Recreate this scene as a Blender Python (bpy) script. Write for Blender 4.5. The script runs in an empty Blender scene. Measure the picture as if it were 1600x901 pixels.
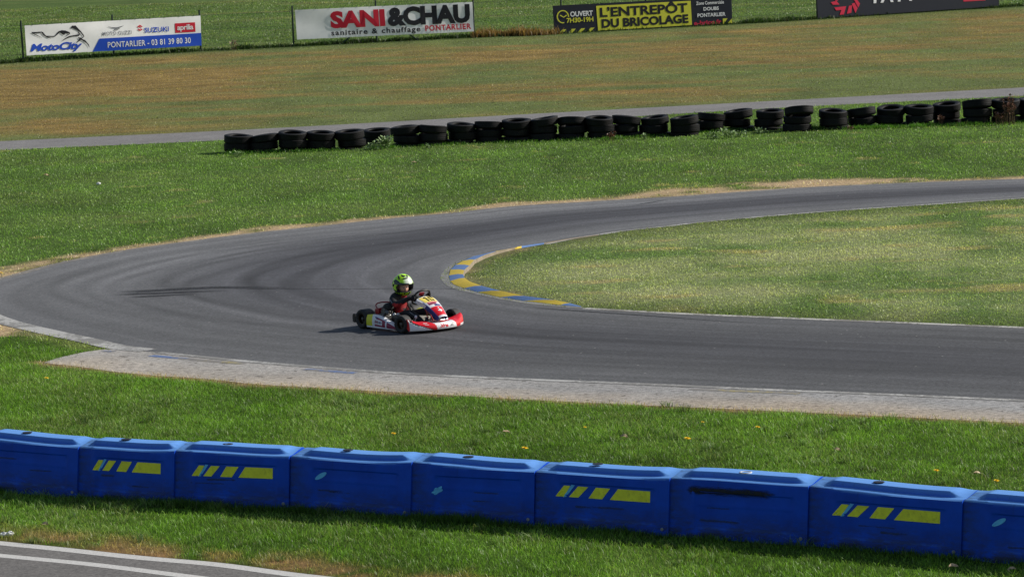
import bpy, bmesh, math, random
import numpy as np
from mathutils import Vector, Matrix

random.seed(7)
RNG = np.random.default_rng(11)
SC = bpy.context.scene
COL = SC.collection
R = math.radians

# ------------------------------------------------------------------ camera
IMG_W, IMG_H = 1600.0, 901.0
FOC = 5800.0                     # focal length in photo pixels (telephoto from a raised bank)
CAM_H = 6.7
HORIZON = -235.0
ROLL = R(1.95)
PITCH = math.atan((IMG_H / 2 - HORIZON) / FOC)
CAM = Vector((0, 0, CAM_H))
_d = Vector((0, math.cos(PITCH), -math.sin(PITCH)))
_r0 = Vector((1, 0, 0))
_u0 = Vector((0, math.sin(PITCH), math.cos(PITCH)))
_r = math.cos(ROLL) * _r0 - math.sin(ROLL) * _u0
_u = math.sin(ROLL) * _r0 + math.cos(ROLL) * _u0


def ray(px, py):
    return (_r * ((px - IMG_W / 2) / FOC) - _u * ((py - IMG_H / 2) / FOC) + _d).normalized()


def gp(px, py, z=0.0):
    """the point of the ground (height z) that the surveyed photo point lies on"""
    r = ray(px, py)
    t = (z - CAM_H) / r.z
    return CAM + r * t


def on_wall(px, py, A, B):
    """point where a sight line meets the vertical plane through ground points A and B"""
    n = Vector((B.y - A.y, -(B.x - A.x), 0)).normalized()
    r = ray(px, py)
    t = (A - CAM).dot(n) / r.dot(n)
    return CAM + r * t


cam_data = bpy.data.cameras.new('camera')
cam_data.sensor_width = 36
cam_data.lens = FOC * 36 / IMG_W
cam_data.clip_start = 0.5
cam_data.clip_end = 6000
cam = bpy.data.objects.new('camera', cam_data)
COL.objects.link(cam)
m3 = Matrix((_r, _u, -_d)).transposed()
cam.matrix_world = Matrix.Translation(CAM) @ m3.to_4x4()
SC.camera = cam

# ------------------------------------------------------------------ light
TOSUN_AZ = math.atan2(0.970, 0.245)
SUN_EL = R(32)
tosun = Vector((math.sin(TOSUN_AZ) * math.cos(SUN_EL), math.cos(TOSUN_AZ) * math.cos(SUN_EL), math.sin(SUN_EL)))
w = bpy.data.worlds.new('World')
SC.world = w
w.use_nodes = True
nt = w.node_tree
sky = nt.nodes.new('ShaderNodeTexSky')
sky.sky_type = 'NISHITA'
sky.sun_disc = False
sky.sun_elevation = SUN_EL
sky.sun_rotation = TOSUN_AZ
sky.air_density = 1.0
sky.dust_density = 1.5
bg = nt.nodes['Background']
bg.inputs['Strength'].default_value = 0.085
nt.links.new(sky.outputs[0], bg.inputs['Color'])
sl = bpy.data.lights.new('sun', 'SUN')
sl.energy = 5.0
sl.angle = R(0.5)
sl.color = (1.0, 0.955, 0.87)
sun = bpy.data.objects.new('sun', sl)
COL.objects.link(sun)
sun.rotation_euler = tosun.to_track_quat('Z', 'Y').to_euler()
sun.location = (20, 20, 40)
SC.view_settings.view_transform = 'Standard'
SC.view_settings.look = 'None'
SC.view_settings.exposure = 0
SC.view_settings.gamma = 1


# ------------------------------------------------------------------ materials
def new_mat(name):
    m = bpy.data.materials.new(name)
    m.use_nodes = True
    n = m.node_tree
    return m, n, n.nodes['Principled BSDF'], n.links


def noise_node(n, scale, detail=4, rough=0.6, vec=None, links=None):
    t = n.nodes.new('ShaderNodeTexNoise')
    t.inputs['Scale'].default_value = scale
    t.inputs['Detail'].default_value = detail
    t.inputs['Roughness'].default_value = rough
    if vec is not None:
        n.links.new(vec, t.inputs['Vector'])
    return t


def ramp(n, fac, stops):
    r = n.nodes.new('ShaderNodeValToRGB')
    n.links.new(fac, r.inputs[0])
    els = r.color_ramp.elements
    while len(els) < len(stops):
        els.new(0.5)
    for e, (p, c) in zip(els, stops):
        e.position = p
        e.color = (c[0], c[1], c[2], 1) if len(c) == 3 else c
    return r


def mixc(n, fac, a, b, mode='MIX'):
    m = n.nodes.new('ShaderNodeMix')
    m.data_type = 'RGBA'
    m.blend_type = mode
    for sock, v in ((m.inputs[0], fac), (m.inputs[6], a), (m.inputs[7], b)):
        if hasattr(v, 'links') or hasattr(v, 'is_output'):
            n.links.new(v, sock)
        elif isinstance(v, (int, float)):
            sock.default_value = v
        else:
            sock.default_value = (v[0], v[1], v[2], 1)
    return m.outputs[2]


def bump(n, height, strength, dist, bsdf):
    b = n.nodes.new('ShaderNodeBump')
    b.inputs['Strength'].default_value = strength
    b.inputs['Distance'].default_value = dist
    n.links.new(height, b.inputs['Height'])
    n.links.new(b.outputs[0], bsdf.inputs['Normal'])


def plain(name, col, rough=0.5, var=0.25, scale=12, metal=0.0, dirt=None, dirt_amt=0.35, spec=0.5, coat=0.0, bmp=0.0):
    """painted / moulded surface with mottled tone and a little grime"""
    m, n, b, L = new_mat(name)
    tc = n.nodes.new('ShaderNodeTexCoord')
    t = noise_node(n, scale, 5, 0.65, tc.outputs['Object'])
    lo = tuple(c * (1 - var) for c in col)
    hi = tuple(min(1, c * (1 + var * 0.6)) for c in col)
    c = ramp(n, t.outputs[0], [(0.3, lo), (0.7, hi)]).outputs[0]
    if dirt:
        t2 = noise_node(n, scale * 2.7, 6, 0.7, tc.outputs['Object'])
        f = ramp(n, t2.outputs[0], [(0.52, (0, 0, 0)), (0.72, (dirt_amt,) * 3)]).outputs[0]
        c = mixc(n, f, c, dirt)
    L.new(c, b.inputs['Base Color'])
    b.inputs['Roughness'].default_value = rough
    b.inputs['Metallic'].default_value = metal
    b.inputs['Specular IOR Level'].default_value = spec
    b.inputs['Coat Weight'].default_value = coat
    if bmp:
        bump(n, t.outputs[0], bmp, 0.01, b)
    return m


# ------------------------------------------------------------------ object helpers
def tag(o, label=None, cat=None, group=None, kind=None):
    if label:
        o['label'] = label
    if cat:
        o['category'] = cat
    if group:
        o['group'] = group
    if kind:
        o['kind'] = kind
    return o


def empty(name, loc=(0, 0, 0), rz=0.0):
    o = bpy.data.objects.new(name, None)
    o.location = loc
    o.rotation_euler = (0, 0, rz)
    o.empty_display_size = 0.2
    COL.objects.link(o)
    return o


def link_mesh(name, me, parent=None):
    o = bpy.data.objects.new(name, me)
    COL.objects.link(o)
    if parent is not None:
        o.parent = parent
    return o


class MB:
    """collects faces, then links them as ONE mesh object"""

    def __init__(self):
        self.v, self.f, self.mi = [], [], []

    def add(self, verts, faces, mi=0):
        k = len(self.v)
        self.v.extend([tuple(p) for p in verts])
        for f in faces:
            self.f.append([i + k for i in f])
            self.mi.append(mi)

    def box(self, c, s, mi=0, rot=None):
        hx, hy, hz = s[0] / 2, s[1] / 2, s[2] / 2
        vs = [Vector((x, y, z)) for x in (-hx, hx) for y in (-hy, hy) for z in (-hz, hz)]
        if rot is not None:
            vs = [rot @ p for p in vs]
        vs = [p + Vector(c) for p in vs]
        self.add(vs, [(0, 1, 3, 2), (4, 6, 7, 5), (0, 4, 5, 1), (2, 3, 7, 6), (0, 2, 6, 4), (1, 5, 7, 3)], mi)

    def tube(self, pts, rad, seg=8, mi=0, closed=False, caps=True):
        pts = [Vector(p) for p in pts]
        n = len(pts)
        rads = rad if isinstance(rad, (list, tuple)) else [rad] * n
        rings = []
        up = Vector((0, 0, 1))
        prev = None
        for i, p in enumerate(pts):
            a = pts[(i - 1) % n] if (closed or i > 0) else p
            b = pts[(i + 1) % n] if (closed or i < n - 1) else p
            t = (b - a).normalized()
            if prev is None:
                ref = up if abs(t.z) < 0.9 else Vector((1, 0, 0))
                x = t.cross(ref).normalized()
            else:
                x = (prev - t * prev.dot(t)).normalized()
            prev = x
            y = t.cross(x)
            rings.append([p + (x * math.cos(q) + y * math.sin(q)) * rads[i] for q in [2 * math.pi * k / seg for k in range(seg)]])
        vs = [q for r_ in rings for q in r_]
        fs = []
        m = n if closed else n - 1
        for i in range(m):
            j = (i + 1) % n
            for k in range(seg):
                l = (k + 1) % seg
                fs.append((i * seg + k, j * seg + k, j * seg + l, i * seg + l)[::-1])
        if caps and not closed:
            fs.append(tuple(range(seg)))
            fs.append(tuple((n - 1) * seg + k for k in range(seg))[::-1])
        self.add(vs, fs, mi)

    def lathe(self, prof, axis, c, seg=24, mi=0, closed=False):
        """prof: list of (radius, along)"""
        ax = Vector(axis).normalized()
        ref = Vector((0, 0, 1)) if abs(ax.z) < 0.9 else Vector((1, 0, 0))
        x = ax.cross(ref).normalized()
        y = ax.cross(x)
        c = Vector(c)
        n = len(prof)
        vs = []
        for k in range(seg):
            q = 2 * math.pi * k / seg
            d = x * math.cos(q) + y * math.sin(q)
            for (r_, a) in prof:
                vs.append(c + d * r_ + ax * a)
        fs = []
        for k in range(seg):
            l = (k + 1) % seg
            for i in range(n if closed else n - 1):
                j = (i + 1) % n
                fs.append((k * n + i, k * n + j, l * n + j, l * n + i))
        self.add(vs, fs, mi)

    def sphere(self, c, r3, seg=16, rings=10, mi=0):
        vs, fs = [], []
        for i in range(rings + 1):
            th = math.pi * i / rings
            for k in range(seg):
                ph = 2 * math.pi * k / seg
                vs.append((c[0] + r3[0] * math.sin(th) * math.cos(ph), c[1] + r3[1] * math.sin(th) * math.sin(ph), c[2] + r3[2] * math.cos(th)))
        for i in range(rings):
            for k in range(seg):
                l = (k + 1) % seg
                fs.append((i * seg + k, (i + 1) * seg + k, (i + 1) * seg + l, i * seg + l))
        self.add(vs, fs, mi)

    def build(self, name, mats, parent=None, smooth=True, angle=40, bevel=0.0):
        me = bpy.data.meshes.new(name)
        me.from_pydata(self.v, [], self.f)
        if not isinstance(mats, (list, tuple)):
            mats = [mats]
        for m in mats:
            me.materials.append(m)
        me.polygons.foreach_set('material_index', self.mi)
        bm = bmesh.new()
        bm.from_mesh(me)
        bmesh.ops.remove_doubles(bm, verts=bm.verts, dist=1e-5)
        bmesh.ops.dissolve_degenerate(bm, edges=bm.edges, dist=1e-6)
        if bevel:
            eds = [e for e in bm.edges if len(e.link_faces) == 2 and e.calc_face_angle(0) > R(35)]
            bmesh.ops.bevel(bm, geom=eds, offset=bevel, segments=2, affect='EDGES', profile=0.6, clamp_overlap=True)
        bmesh.ops.recalc_face_normals(bm, faces=bm.faces)
        if smooth:
            for f in bm.faces:
                f.smooth = True
            for e in bm.edges:
                if len(e.link_faces) == 2 and e.calc_face_angle(0) > R(angle):
                    e.smooth = False
        bm.to_mesh(me)
        bm.free()
        return link_mesh(name, me, parent)


def np_mesh(name, V, F, mats, col=None, uv=None, smooth=False):
    """mesh from numpy arrays, faces all with the same number of corners"""
    me = bpy.data.meshes.new(name)
    nv, nf, k = len(V), len(F), F.shape[1]
    me.vertices.add(nv)
    me.vertices.foreach_set('co', np.ascontiguousarray(V, dtype=np.float32).ravel())
    me.loops.add(nf * k)
    me.loops.foreach_set('vertex_index', np.ascontiguousarray(F, dtype=np.int32).ravel())
    me.polygons.add(nf)
    me.polygons.foreach_set('loop_start', np.arange(0, nf * k, k, dtype=np.int32))
    if smooth:
        me.polygons.foreach_set('use_smooth', np.ones(nf, dtype=bool))
    for m in (mats if isinstance(mats, (list, tuple)) else [mats]):
        me.materials.append(m)
    if col is not None:
        a = me.color_attributes.new('tone', 'FLOAT_COLOR', 'POINT')
        c4 = np.ones((nv, 4), dtype=np.float32)
        c4[:, :3] = col
        a.data.foreach_set('color', c4.ravel())
    if uv is not None:
        l = me.uv_layers.new(name='UVMap')
        l.data.foreach_set('uv', np.ascontiguousarray(uv[F.ravel()], dtype=np.float32).ravel())
    me.update(calc_edges=True)
    me.validate()
    return me


# ------------------------------------------------------------------ noise and polygon helpers (numpy)
def _hash(ix, iy, seed):
    h = (ix.astype(np.int64) * 374761393 + iy.astype(np.int64) * 668265263 + seed * 1442695041) & 0x7fffffff
    h = ((h ^ (h >> 13)) * 1274126177) & 0x7fffffff
    h = (h ^ (h >> 16)) & 0xffffff
    return h / float(0xffffff)


def vn(x, y, seed=0):
    ix, iy = np.floor(x), np.floor(y)
    fx, fy = x - ix, y - iy
    fx = fx * fx * (3 - 2 * fx)
    fy = fy * fy * (3 - 2 * fy)
    a, b = _hash(ix, iy, seed), _hash(ix + 1, iy, seed)
    c, d = _hash(ix, iy + 1, seed), _hash(ix + 1, iy + 1, seed)
    return (a * (1 - fx) + b * fx) * (1 - fy) + (c * (1 - fx) + d * fx) * fy


def fbm(x, y, seed=0, octs=4):
    s, amp, tot = 0, 1.0, 0
    for k in range(octs):
        s = s + amp * vn(x * 2 ** k + 17.3 * k, y * 2 ** k - 9.1 * k, seed + k)
        tot += amp
        amp *= 0.55
    return s / tot


def inside(poly, x, y):
    c = np.zeros(x.shape, dtype=bool)
    n = len(poly)
    for i in range(n):
        x0, y0 = poly[i]
        x1, y1 = poly[(i + 1) % n]
        if y0 == y1:
            continue
        cond = ((y0 > y) != (y1 > y)) & (x < (x1 - x0) * (y - y0) / (y1 - y0) + x0)
        c ^= cond
    return c


def dist_line(line, x, y):
    d = np.full(x.shape, 1e9)
    for i in range(len(line) - 1):
        ax, ay = line[i]
        bx, by = line[i + 1]
        vx, vy = bx - ax, by - ay
        q = vx * vx + vy * vy
        if q < 1e-12:
            continue
        t = np.clip(((x - ax) * vx + (y - ay) * vy) / q, 0, 1)
        d = np.minimum(d, np.hypot(x - ax - t * vx, y - ay - t * vy))
    return d


def smooth_line(pts, step=0.3):
    """Catmull-Rom through 2-D points, resampled evenly"""
    P = [np.array(p, float) for p in pts]
    P = [2 * P[0] - P[1]] + P + [2 * P[-1] - P[-2]]
    out = []
    for i in range(1, len(P) - 2):
        p0, p1, p2, p3 = P[i - 1:i + 3]
        t0 = 0.0
        t1 = t0 + max(1e-6, np.linalg.norm(p1 - p0)) ** 0.5
        t2 = t1 + max(1e-6, np.linalg.norm(p2 - p1)) ** 0.5
        t3 = t2 + max(1e-6, np.linalg.norm(p3 - p2)) ** 0.5
        for t in np.linspace(t1, t2, 12, endpoint=False):
            A1 = (t1 - t) / (t1 - t0) * p0 + (t - t0) / (t1 - t0) * p1
            A2 = (t2 - t) / (t2 - t1) * p1 + (t - t1) / (t2 - t1) * p2
            A3 = (t3 - t) / (t3 - t2) * p2 + (t - t2) / (t3 - t2) * p3
            B1 = (t2 - t) / (t2 - t0) * A1 + (t - t0) / (t2 - t0) * A2
            B2 = (t3 - t) / (t3 - t1) * A2 + (t - t1) / (t3 - t1) * A3
            out.append((t2 - t) / (t2 - t1) * B1 + (t - t1) / (t2 - t1) * B2)
    out.append(P[-2])
    out = np.array(out)
    s = np.concatenate([[0], np.cumsum(np.hypot(*np.diff(out, axis=0).T))])
    n = max(2, int(s[-1] / step))
    q = np.linspace(0, s[-1], n + 1)
    return np.stack([np.interp(q, s, out[:, 0]), np.interp(q, s, out[:, 1])], axis=1)


def G(lst, z=0.0):
    return [tuple(gp(a, b, z)[:2]) for a, b in lst]


def extend(pts, d0=0.0, d1=0.0):
    P = [np.array(p, float) for p in pts]
    if d0:
        v = P[0] - P[1]
        P = [P[0] + v / np.linalg.norm(v) * d0] + P
    if d1:
        v = P[-1] - P[-2]
        P = P + [P[-1] + v / np.linalg.norm(v) * d1]
    return P


def offset_line(L, d):
    """shift a polyline sideways (positive = to the left of its direction)"""
    t = np.gradient(L, axis=0)
    t /= np.linalg.norm(t, axis=1)[:, None]
    return L + np.stack([-t[:, 1], t[:, 0]], axis=1) * d

# ================================================================== SETTING
# ------------------------------------------------------------------ lines of the place
OUTER = smooth_line(extend(G([(1600, 280), (1450, 285), (1250, 294), (1050, 308), (960, 313), (880, 318), (800, 323), (700, 334), (600, 343), (500, 354),
                              (420, 362), (330, 373), (270, 381), (200, 391), (150, 400), (100, 410), (60, 420), (20, 431), (0, 436), (-40, 450), (-60, 467),
                              (-42, 485), (0, 503), (60, 518), (130, 533), (180, 544), (240, 550), (300, 556), (400, 566), (500, 574), (620, 583), (800, 592),
                              (1000, 600), (1200, 609), (1400, 617), (1600, 626)]), 22, 14))
INNER = smooth_line(extend(G([(1600, 310), (1450, 320), (1300, 330), (1200, 338), (1100, 347), (1040, 354), (975, 361), (935, 367), (890, 374), (850, 382),
                              (815, 388), (765, 395), (727, 405), (702, 417), (689, 430), (692, 441), (705, 450), (740, 459), (777, 467), (828, 475), (877, 480),
                              (915, 482), (1040, 489), (1200, 496), (1400, 504), (1600, 512)]), 22, 14), 0.12)
TRACK_POLY = np.concatenate([OUTER, INNER[::-1]])
INFIELD_POLY = INNER
TIP = G([(67, 567), (86, 560), (107, 555), (135, 549), (160, 546), (182, 545)])
RUN_LOW = smooth_line(extend(G([(67, 567), (120, 572), (175, 580), (250, 587), (325, 592), (400, 600), (520, 607), (700, 617), (900, 628), (1100, 637), (1300, 646), (1600, 661)]), 0, 14))
_k0 = int(np.argmin(np.hypot(OUTER[:, 0] - TIP[-1][0], OUTER[:, 1] - TIP[-1][1])))
RUN_UP = OUTER[_k0:]
RUN_POLY = np.concatenate([np.array(TIP), RUN_UP, RUN_LOW[::-1]])
ROAD_UP = smooth_line(extend(G([(0, 845), (101, 855), (232, 869), (348, 879), (460, 894), (540, 903)]), 14, 10))
ROAD_LINE2 = smooth_line(extend(G([(0, 868), (145, 882), (290, 900)]), 14, 12))
ROAD_LOW = ROAD_UP + np.array([-1.2, -5.5])
ROAD_POLY = np.concatenate([ROAD_UP, ROAD_LOW[::-1]])
PATH_UP = smooth_line(extend(G([(0, 221), (400, 202), (800, 180), (1200, 158.5), (1600, 137)]), 40, 40), 1.0)
PATH_LOW = smooth_line(extend(G([(0, 235), (400, 217), (800, 194), (1200, 170), (1600, 150)]), 40, 40), 1.0)
PATH_POLY = np.concatenate([PATH_UP, PATH_LOW[::-1]])
FENCE_PX = [(37, 97), (178, 88), (314, 80), (459, 73), (589, 66), (741, 58.5), (878, 52.5), (1010, 45), (1143, 38), (1277, 30), (1420, 20), (1560, 12)]
FENCE = np.array(extend(G(FENCE_PX), 45, 45))
TYRE_LINE = np.array(extend(G([(360, 240), (546, 233), (721, 224), (938, 217), (1156, 203), (1350, 200), (1529, 194), (1610, 190)]), 0, 4))
BAR_PX = [(-42, 765), (119, 779), (270, 789), (450, 797), (640, 811), (833, 822), (1043, 838), (1260, 853), (1500, 874), (1745, 897)]
BAR = [gp(*p) for p in BAR_PX]
BAR_LINE = np.array([(p.x, p.y) for p in BAR])
KERB_OUT_PX = [(935, 367), (890, 373.5), (850, 381), (815, 387), (765, 395), (740, 400), (724, 407), (712, 413.5), (704, 421), (701.5, 430), (703.5, 438.5), (709, 444), (725, 450), (747, 456), (782, 464), (820, 469.5), (875, 476), (908, 479)]
KERB_IN_PX = [(935, 366), (890, 371.5), (850, 378), (815, 383.5), (783, 393), (768, 400), (752, 408), (738, 416), (730, 423), (728.5, 429), (731, 434), (740, 440), (758, 446.5), (790, 455), (827, 462.5), (877, 469), (893, 473), (908, 478)]
KERB_POLY = [tuple(gp(a, b)[:2]) for a, b in KERB_OUT_PX] + [tuple(gp(a, b, 0.06)[:2]) for a, b in KERB_IN_PX][::-1]


def lin_side(L, x):
    """y of a polyline at abscissa x (line running left to right)"""
    o = np.argsort(L[:, 0])
    return np.interp(x, L[o, 0], L[o, 1])


TRK_DIRT = [tuple(p) for p in OUTER]
_dirt_line = smooth_line(G([(1020, 307), (1100, 299), (1200, 290), (1300, 288), (1400, 285.5)]), 0.4)


# ------------------------------------------------------------------ what grows where: albedo of the ground, and blade density
def ground_tone(x, y):
    """returns albedo (n,3) and a growth factor 0..1"""
    n = x.shape[0]
    C = np.zeros((n, 3))
    grow = np.ones(n)
    big = fbm(x * 0.22, y * 0.13, 3)
    mid = fbm(x * 0.9, y * 0.45, 5)
    fine = fbm(x * 3.1, y * 1.6, 8)
    streak = fbm(x * 0.26, y * 0.62, 21, 6)
    fy = lin_side(FENCE, x)
    py = (lin_side(PATH_UP, x) + lin_side(PATH_LOW, x)) / 2
    t = np.clip((y - py) / np.maximum(1, fy - py), 0, 1)
    g_near = np.array([0.058, 0.116, 0.012])
    g_mid = np.array([0.074, 0.130, 0.026])
    g_inf = np.array([0.108, 0.170, 0.050])
    g_inf2 = np.array([0.255, 0.275, 0.135])
    g_far = np.array([0.088, 0.138, 0.036])
    olive = np.array([0.125, 0.155, 0.052])
    brown = np.array([0.222, 0.155, 0.055])
    straw = np.array([0.36, 0.28, 0.13])
    earth = np.array([0.47, 0.345, 0.205])
    dark = np.array([0.026, 0.055, 0.010])

    infl = inside(INFIELD_POLY, x, y)
    verge = (y < lin_side(RUN_LOW, x) + 3) & ~infl
    field = (y > py) & (y <= fy)
    beyond = y > fy
    strip = ~(infl | verge | field | beyond)
    # near verge
    k = (0.50 + 0.95 * mid + 0.55 * (fine - .5))[:, None]
    C[verge] = (g_near * k)[verge]
    # grass strip between track and path
    yl = np.clip((streak - 0.45) * 3, 0, 1)[:, None]
    c = g_mid * (0.55 + 0.80 * mid[:, None] + 0.40 * (fine[:, None] - .5)) * (1 - .35 * yl) + olive * .35 * yl
    C[strip] = c[strip]
    # infield: pale, patchy, worn in the middle
    s2 = np.clip((streak * .6 + mid * .4 - 0.40) * 4.2, 0, 1)[:, None]
    c = g_inf * (0.75 + 0.5 * mid[:, None]) * (1 - s2) + g_inf2 * s2
    st = np.clip((fbm(x * 0.8, y * 1.4, 31) - 0.60) * 7, 0, 1)[:, None]
    c = c * (1 - .6 * st) + straw * .6 * st
    d_in = dist_line(INNER[::4], x, y)
    ed = np.clip(1 - d_in / (1.1 + 1.2 * mid), 0, 1)[:, None]
    c = c * (1 - .8 * ed) + np.array([0.075, 0.10, 0.030]) * (0.7 + .5 * fine[:, None]) * .8 * ed
    C[infl] = c[infl]
    # mown field: brown and olive bands
    xa = (x + 12) / 30.0
    bias = 0.70 * np.exp(-((t - 0.62) / 0.30) ** 2) + 0.55 * np.clip(1 - (x + 13) / 11.0, 0, 1) - 0.16 + 0.10 * np.clip((x - 4) / 14, 0, 1)
    bw = np.clip((streak - 0.5) * 2.3 + (big - .5) * 1.8 + bias + 0.20, 0, 1)
    bw *= np.clip((1 - t) * 9, 0, 1) * np.clip(t * 12, 0.25, 1)
    bw = bw[:, None]
    c = olive * (0.45 + .65 * mid[:, None] + .45 * fbm(x * 1.1, y * 3.0, 43)[:, None]) * (1 - bw) + brown * (0.45 + 1.1 * fbm(x * 1.0, y * 2.6, 41)[:, None]) * bw
    C[field] = c[field]
    # beyond the fence
    s3 = np.clip((fbm(x * .25, y * .8, 51) - .52) * 5, 0, 1)[:, None]
    c = g_far * (0.65 + .6 * mid[:, None]) * (1 - .55 * s3) + np.array([0.17, 0.17, 0.065]) * .55 * s3
    lush = np.clip((fbm(x * .18, y * .35, 61) - .5) * 6, 0, 1)[:, None]
    c = c * (1 - .5 * lush) + np.array([0.045, 0.095, 0.018]) * .5 * lush
    C[beyond] = c[beyond]
    # long growth at the foot of the fence, shadow painted into its tone
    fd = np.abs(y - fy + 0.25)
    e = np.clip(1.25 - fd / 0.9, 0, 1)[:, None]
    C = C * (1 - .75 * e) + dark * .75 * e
    # bare earth along the far edge of the track
    d_o = dist_line(TRK_DIRT, x, y)
    wd = 0.22 + 0.95 * fbm(x * .6, y * .6, 71)
    e = np.clip((wd - d_o) * 5, 0, 1) * (strip)
    e2 = np.clip((1.9 * fbm(x * .5, y * .5, 73) + .25 - dist_line(_dirt_line, x, y)) * 2.2, 0, 1) * strip
    e2 *= np.clip((fine - .30) * 5, 0, 1)
    e3 = np.clip((0.35 + .3 * fine - d_o) * 5, 0, 1) * (verge & (x < gp(230, 548).x))
    ee = np.maximum(np.maximum(e * np.clip((fine - .25) * 4, .3, 1), e2), e3 * .15)
    C = C * (1 - ee[:, None]) + earth * (0.55 + .7 * fine[:, None]) * ee[:, None]
    grow *= 1 - .9 * ee
    # kerb back and apex earth
    ka = dist_line([tuple(gp(a, b, 0.05)[:2]) for a, b in KERB_IN_PX[3:15]], x, y)
    e = np.clip((-.22 + .80 * fbm(x * 1.3, y * 1.3, 77) - ka) * 3, 0, 1) * infl
    e[:] = e * np.clip((fine - .2) * 3, .4, 1)
    C = C * (1 - e[:, None]) + np.array([0.27, 0.20, 0.12]) * (0.6 + .6 * fine[:, None]) * e[:, None]
    grow *= 1 - .9 * e
    # worn brown edge along the service road and the run-off
    d_r = dist_line(ROAD_UP, x, y)
    e = np.clip((0.25 + .95 * fbm(x * 1.5, y * 1.5, 79) - d_r) * 2.2, 0, 1) * verge * np.clip((fine - .30) * 5, 0, 1)
    C = C * (1 - e[:, None]) + np.array([0.24, 0.145, 0.065]) * (0.5 + .8 * fine[:, None]) * e[:, None]
    grow *= 1 - .7 * e
    d_r = dist_line(np.concatenate([np.array(TIP[:1]), RUN_LOW]), x, y)
    e = np.clip((-.02 + .55 * fbm(x * 1.7, y * 1.7, 87) - d_r) * 6, 0, 1) * verge
    C = C * (1 - e[:, None]) + np.array([0.22, 0.15, 0.085]) * e[:, None]
    grow *= 1 - .5 * e
    # tan scraps of dry turf here and there on the strip
    e = np.clip((fbm(x * 1.3, y * 1.3, 83) - .72) * 10, 0, 1) * strip
    C = C * (1 - .4 * e[:, None]) + straw * .4 * e[:, None]
    return np.clip(C, 0.005, 0.9), grow


# ------------------------------------------------------------------ ground: one sheet to the horizon
def axis(lo, hi, st, far):
    a = np.arange(lo, hi + 1e-6, st)
    l = [-f for f in far[::-1]]
    return a, l


gx = np.concatenate([[-2500, -900, -400, -160, -80, -50], np.arange(-34, 34.01, 0.28), [50, 80, 160, 400, 900, 2500]])
gy = np.concatenate([[-400, -60, 0, 15], np.arange(24, 60, 0.2), np.arange(60, 110, 0.32), np.arange(110, 190.01, 0.6), [230, 320, 500, 900, 1800, 4500]])
X, Y = np.meshgrid(gx, gy)
xf, yf = X.ravel(), Y.ravel()
tone, _ = ground_tone(xf, yf)
nxg, nyg = len(gx), len(gy)
ii = np.arange(nxg * nyg).reshape(nyg, nxg)
F = np.stack([ii[:-1, :-1].ravel(), ii[:-1, 1:].ravel(), ii[1:, 1:].ravel(), ii[1:, :-1].ravel()], axis=1)
m, n, b, L = new_mat('turf soil')
at_ = n.nodes.new('ShaderNodeAttribute')
at_.attribute_name = 'tone'
tc = n.nodes.new('ShaderNodeTexCoord')
t1 = noise_node(n, 9, 6, 0.7, tc.outputs['Object'])
t2 = noise_node(n, 45, 4, 0.7, tc.outputs['Object'])
f1 = ramp(n, t1.outputs[0], [(0.25, (0.45,) * 3), (0.75, (1.35,) * 3)]).outputs[0]
f2 = ramp(n, t2.outputs[0], [(0.3, (0.6,) * 3), (0.7, (1.5,) * 3)]).outputs[0]
c = mixc(n, 1.0, mixc(n, 1.0, at_.outputs['Color'], f1, 'MULTIPLY'), f2, 'MULTIPLY')
L.new(c, b.inputs['Base Color'])
b.inputs['Roughness'].default_value = 0.95
b.inputs['Specular IOR Level'].default_value = 0.1
bump(n, t1.outputs[0], 0.8, 0.05, b)
M_SOIL = m
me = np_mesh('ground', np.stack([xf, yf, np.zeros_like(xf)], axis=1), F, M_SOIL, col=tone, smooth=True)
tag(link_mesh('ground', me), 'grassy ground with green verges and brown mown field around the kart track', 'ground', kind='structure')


# ------------------------------------------------------------------ asphalt
def asphalt_mat(name, base=None, speck=1.0, rough=0.85):
    m, n, b, L = new_mat(name)
    tc = n.nodes.new('ShaderNodeTexCoord')
    if base is None:
        a = n.nodes.new('ShaderNodeAttribute')
        a.attribute_name = 'tone'
        col = a.outputs['Color']
    else:
        t0 = noise_node(n, 0.9, 5, 0.6, tc.outputs['Object'])
        col = ramp(n, t0.outputs[0], [(0.3, tuple(v * .86 for v in base)), (0.7, tuple(v * 1.12 for v in base))]).outputs[0]
    g1 = noise_node(n, 20, 4, 0.9, tc.outputs['Object'])
    f1 = ramp(n, g1.outputs[0], [(0.32, (0.48,) * 3), (0.68, (1.52,) * 3)]).outputs[0]
    g3 = noise_node(n, 3.5, 5, 0.8, tc.outputs['Object'])
    f3 = ramp(n, g3.outputs[0], [(0.3, (0.84,) * 3), (0.7, (1.14,) * 3)]).outputs[0]
    c = mixc(n, 1.0, mixc(n, 1.0, col, f1, 'MULTIPLY'), f3, 'MULTIPLY')
    v = n.nodes.new('ShaderNodeTexVoronoi')
    v.inputs['Scale'].default_value = 3.2
    n.links.new(tc.outputs['Object'], v.inputs['Vector'])
    sp = ramp(n, v.outputs['Distance'], [(0.035, (speck,) * 3), (0.055, (0, 0, 0))]).outputs[0]
    c = mixc(n, sp, c, (0.42, 0.41, 0.38))
    L.new(c, b.inputs['Base Color'])
    b.inputs['Roughness'].default_value = rough
    b.inputs['Specular IOR Level'].default_value = 0.35
    bump(n, g1.outputs[0], 0.35, 0.01, b)
    return m


def resample(Lp, n):
    s = np.concatenate([[0], np.cumsum(np.hypot(*np.diff(Lp, axis=0).T))])
    q = np.linspace(0, s[-1], n)
    return np.stack([np.interp(q, s, Lp[:, 0]), np.interp(q, s, Lp[:, 1])], axis=1)


def knots(lst):
    return [np.array(gp(a, b)[:2]) for a, b in lst]


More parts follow.
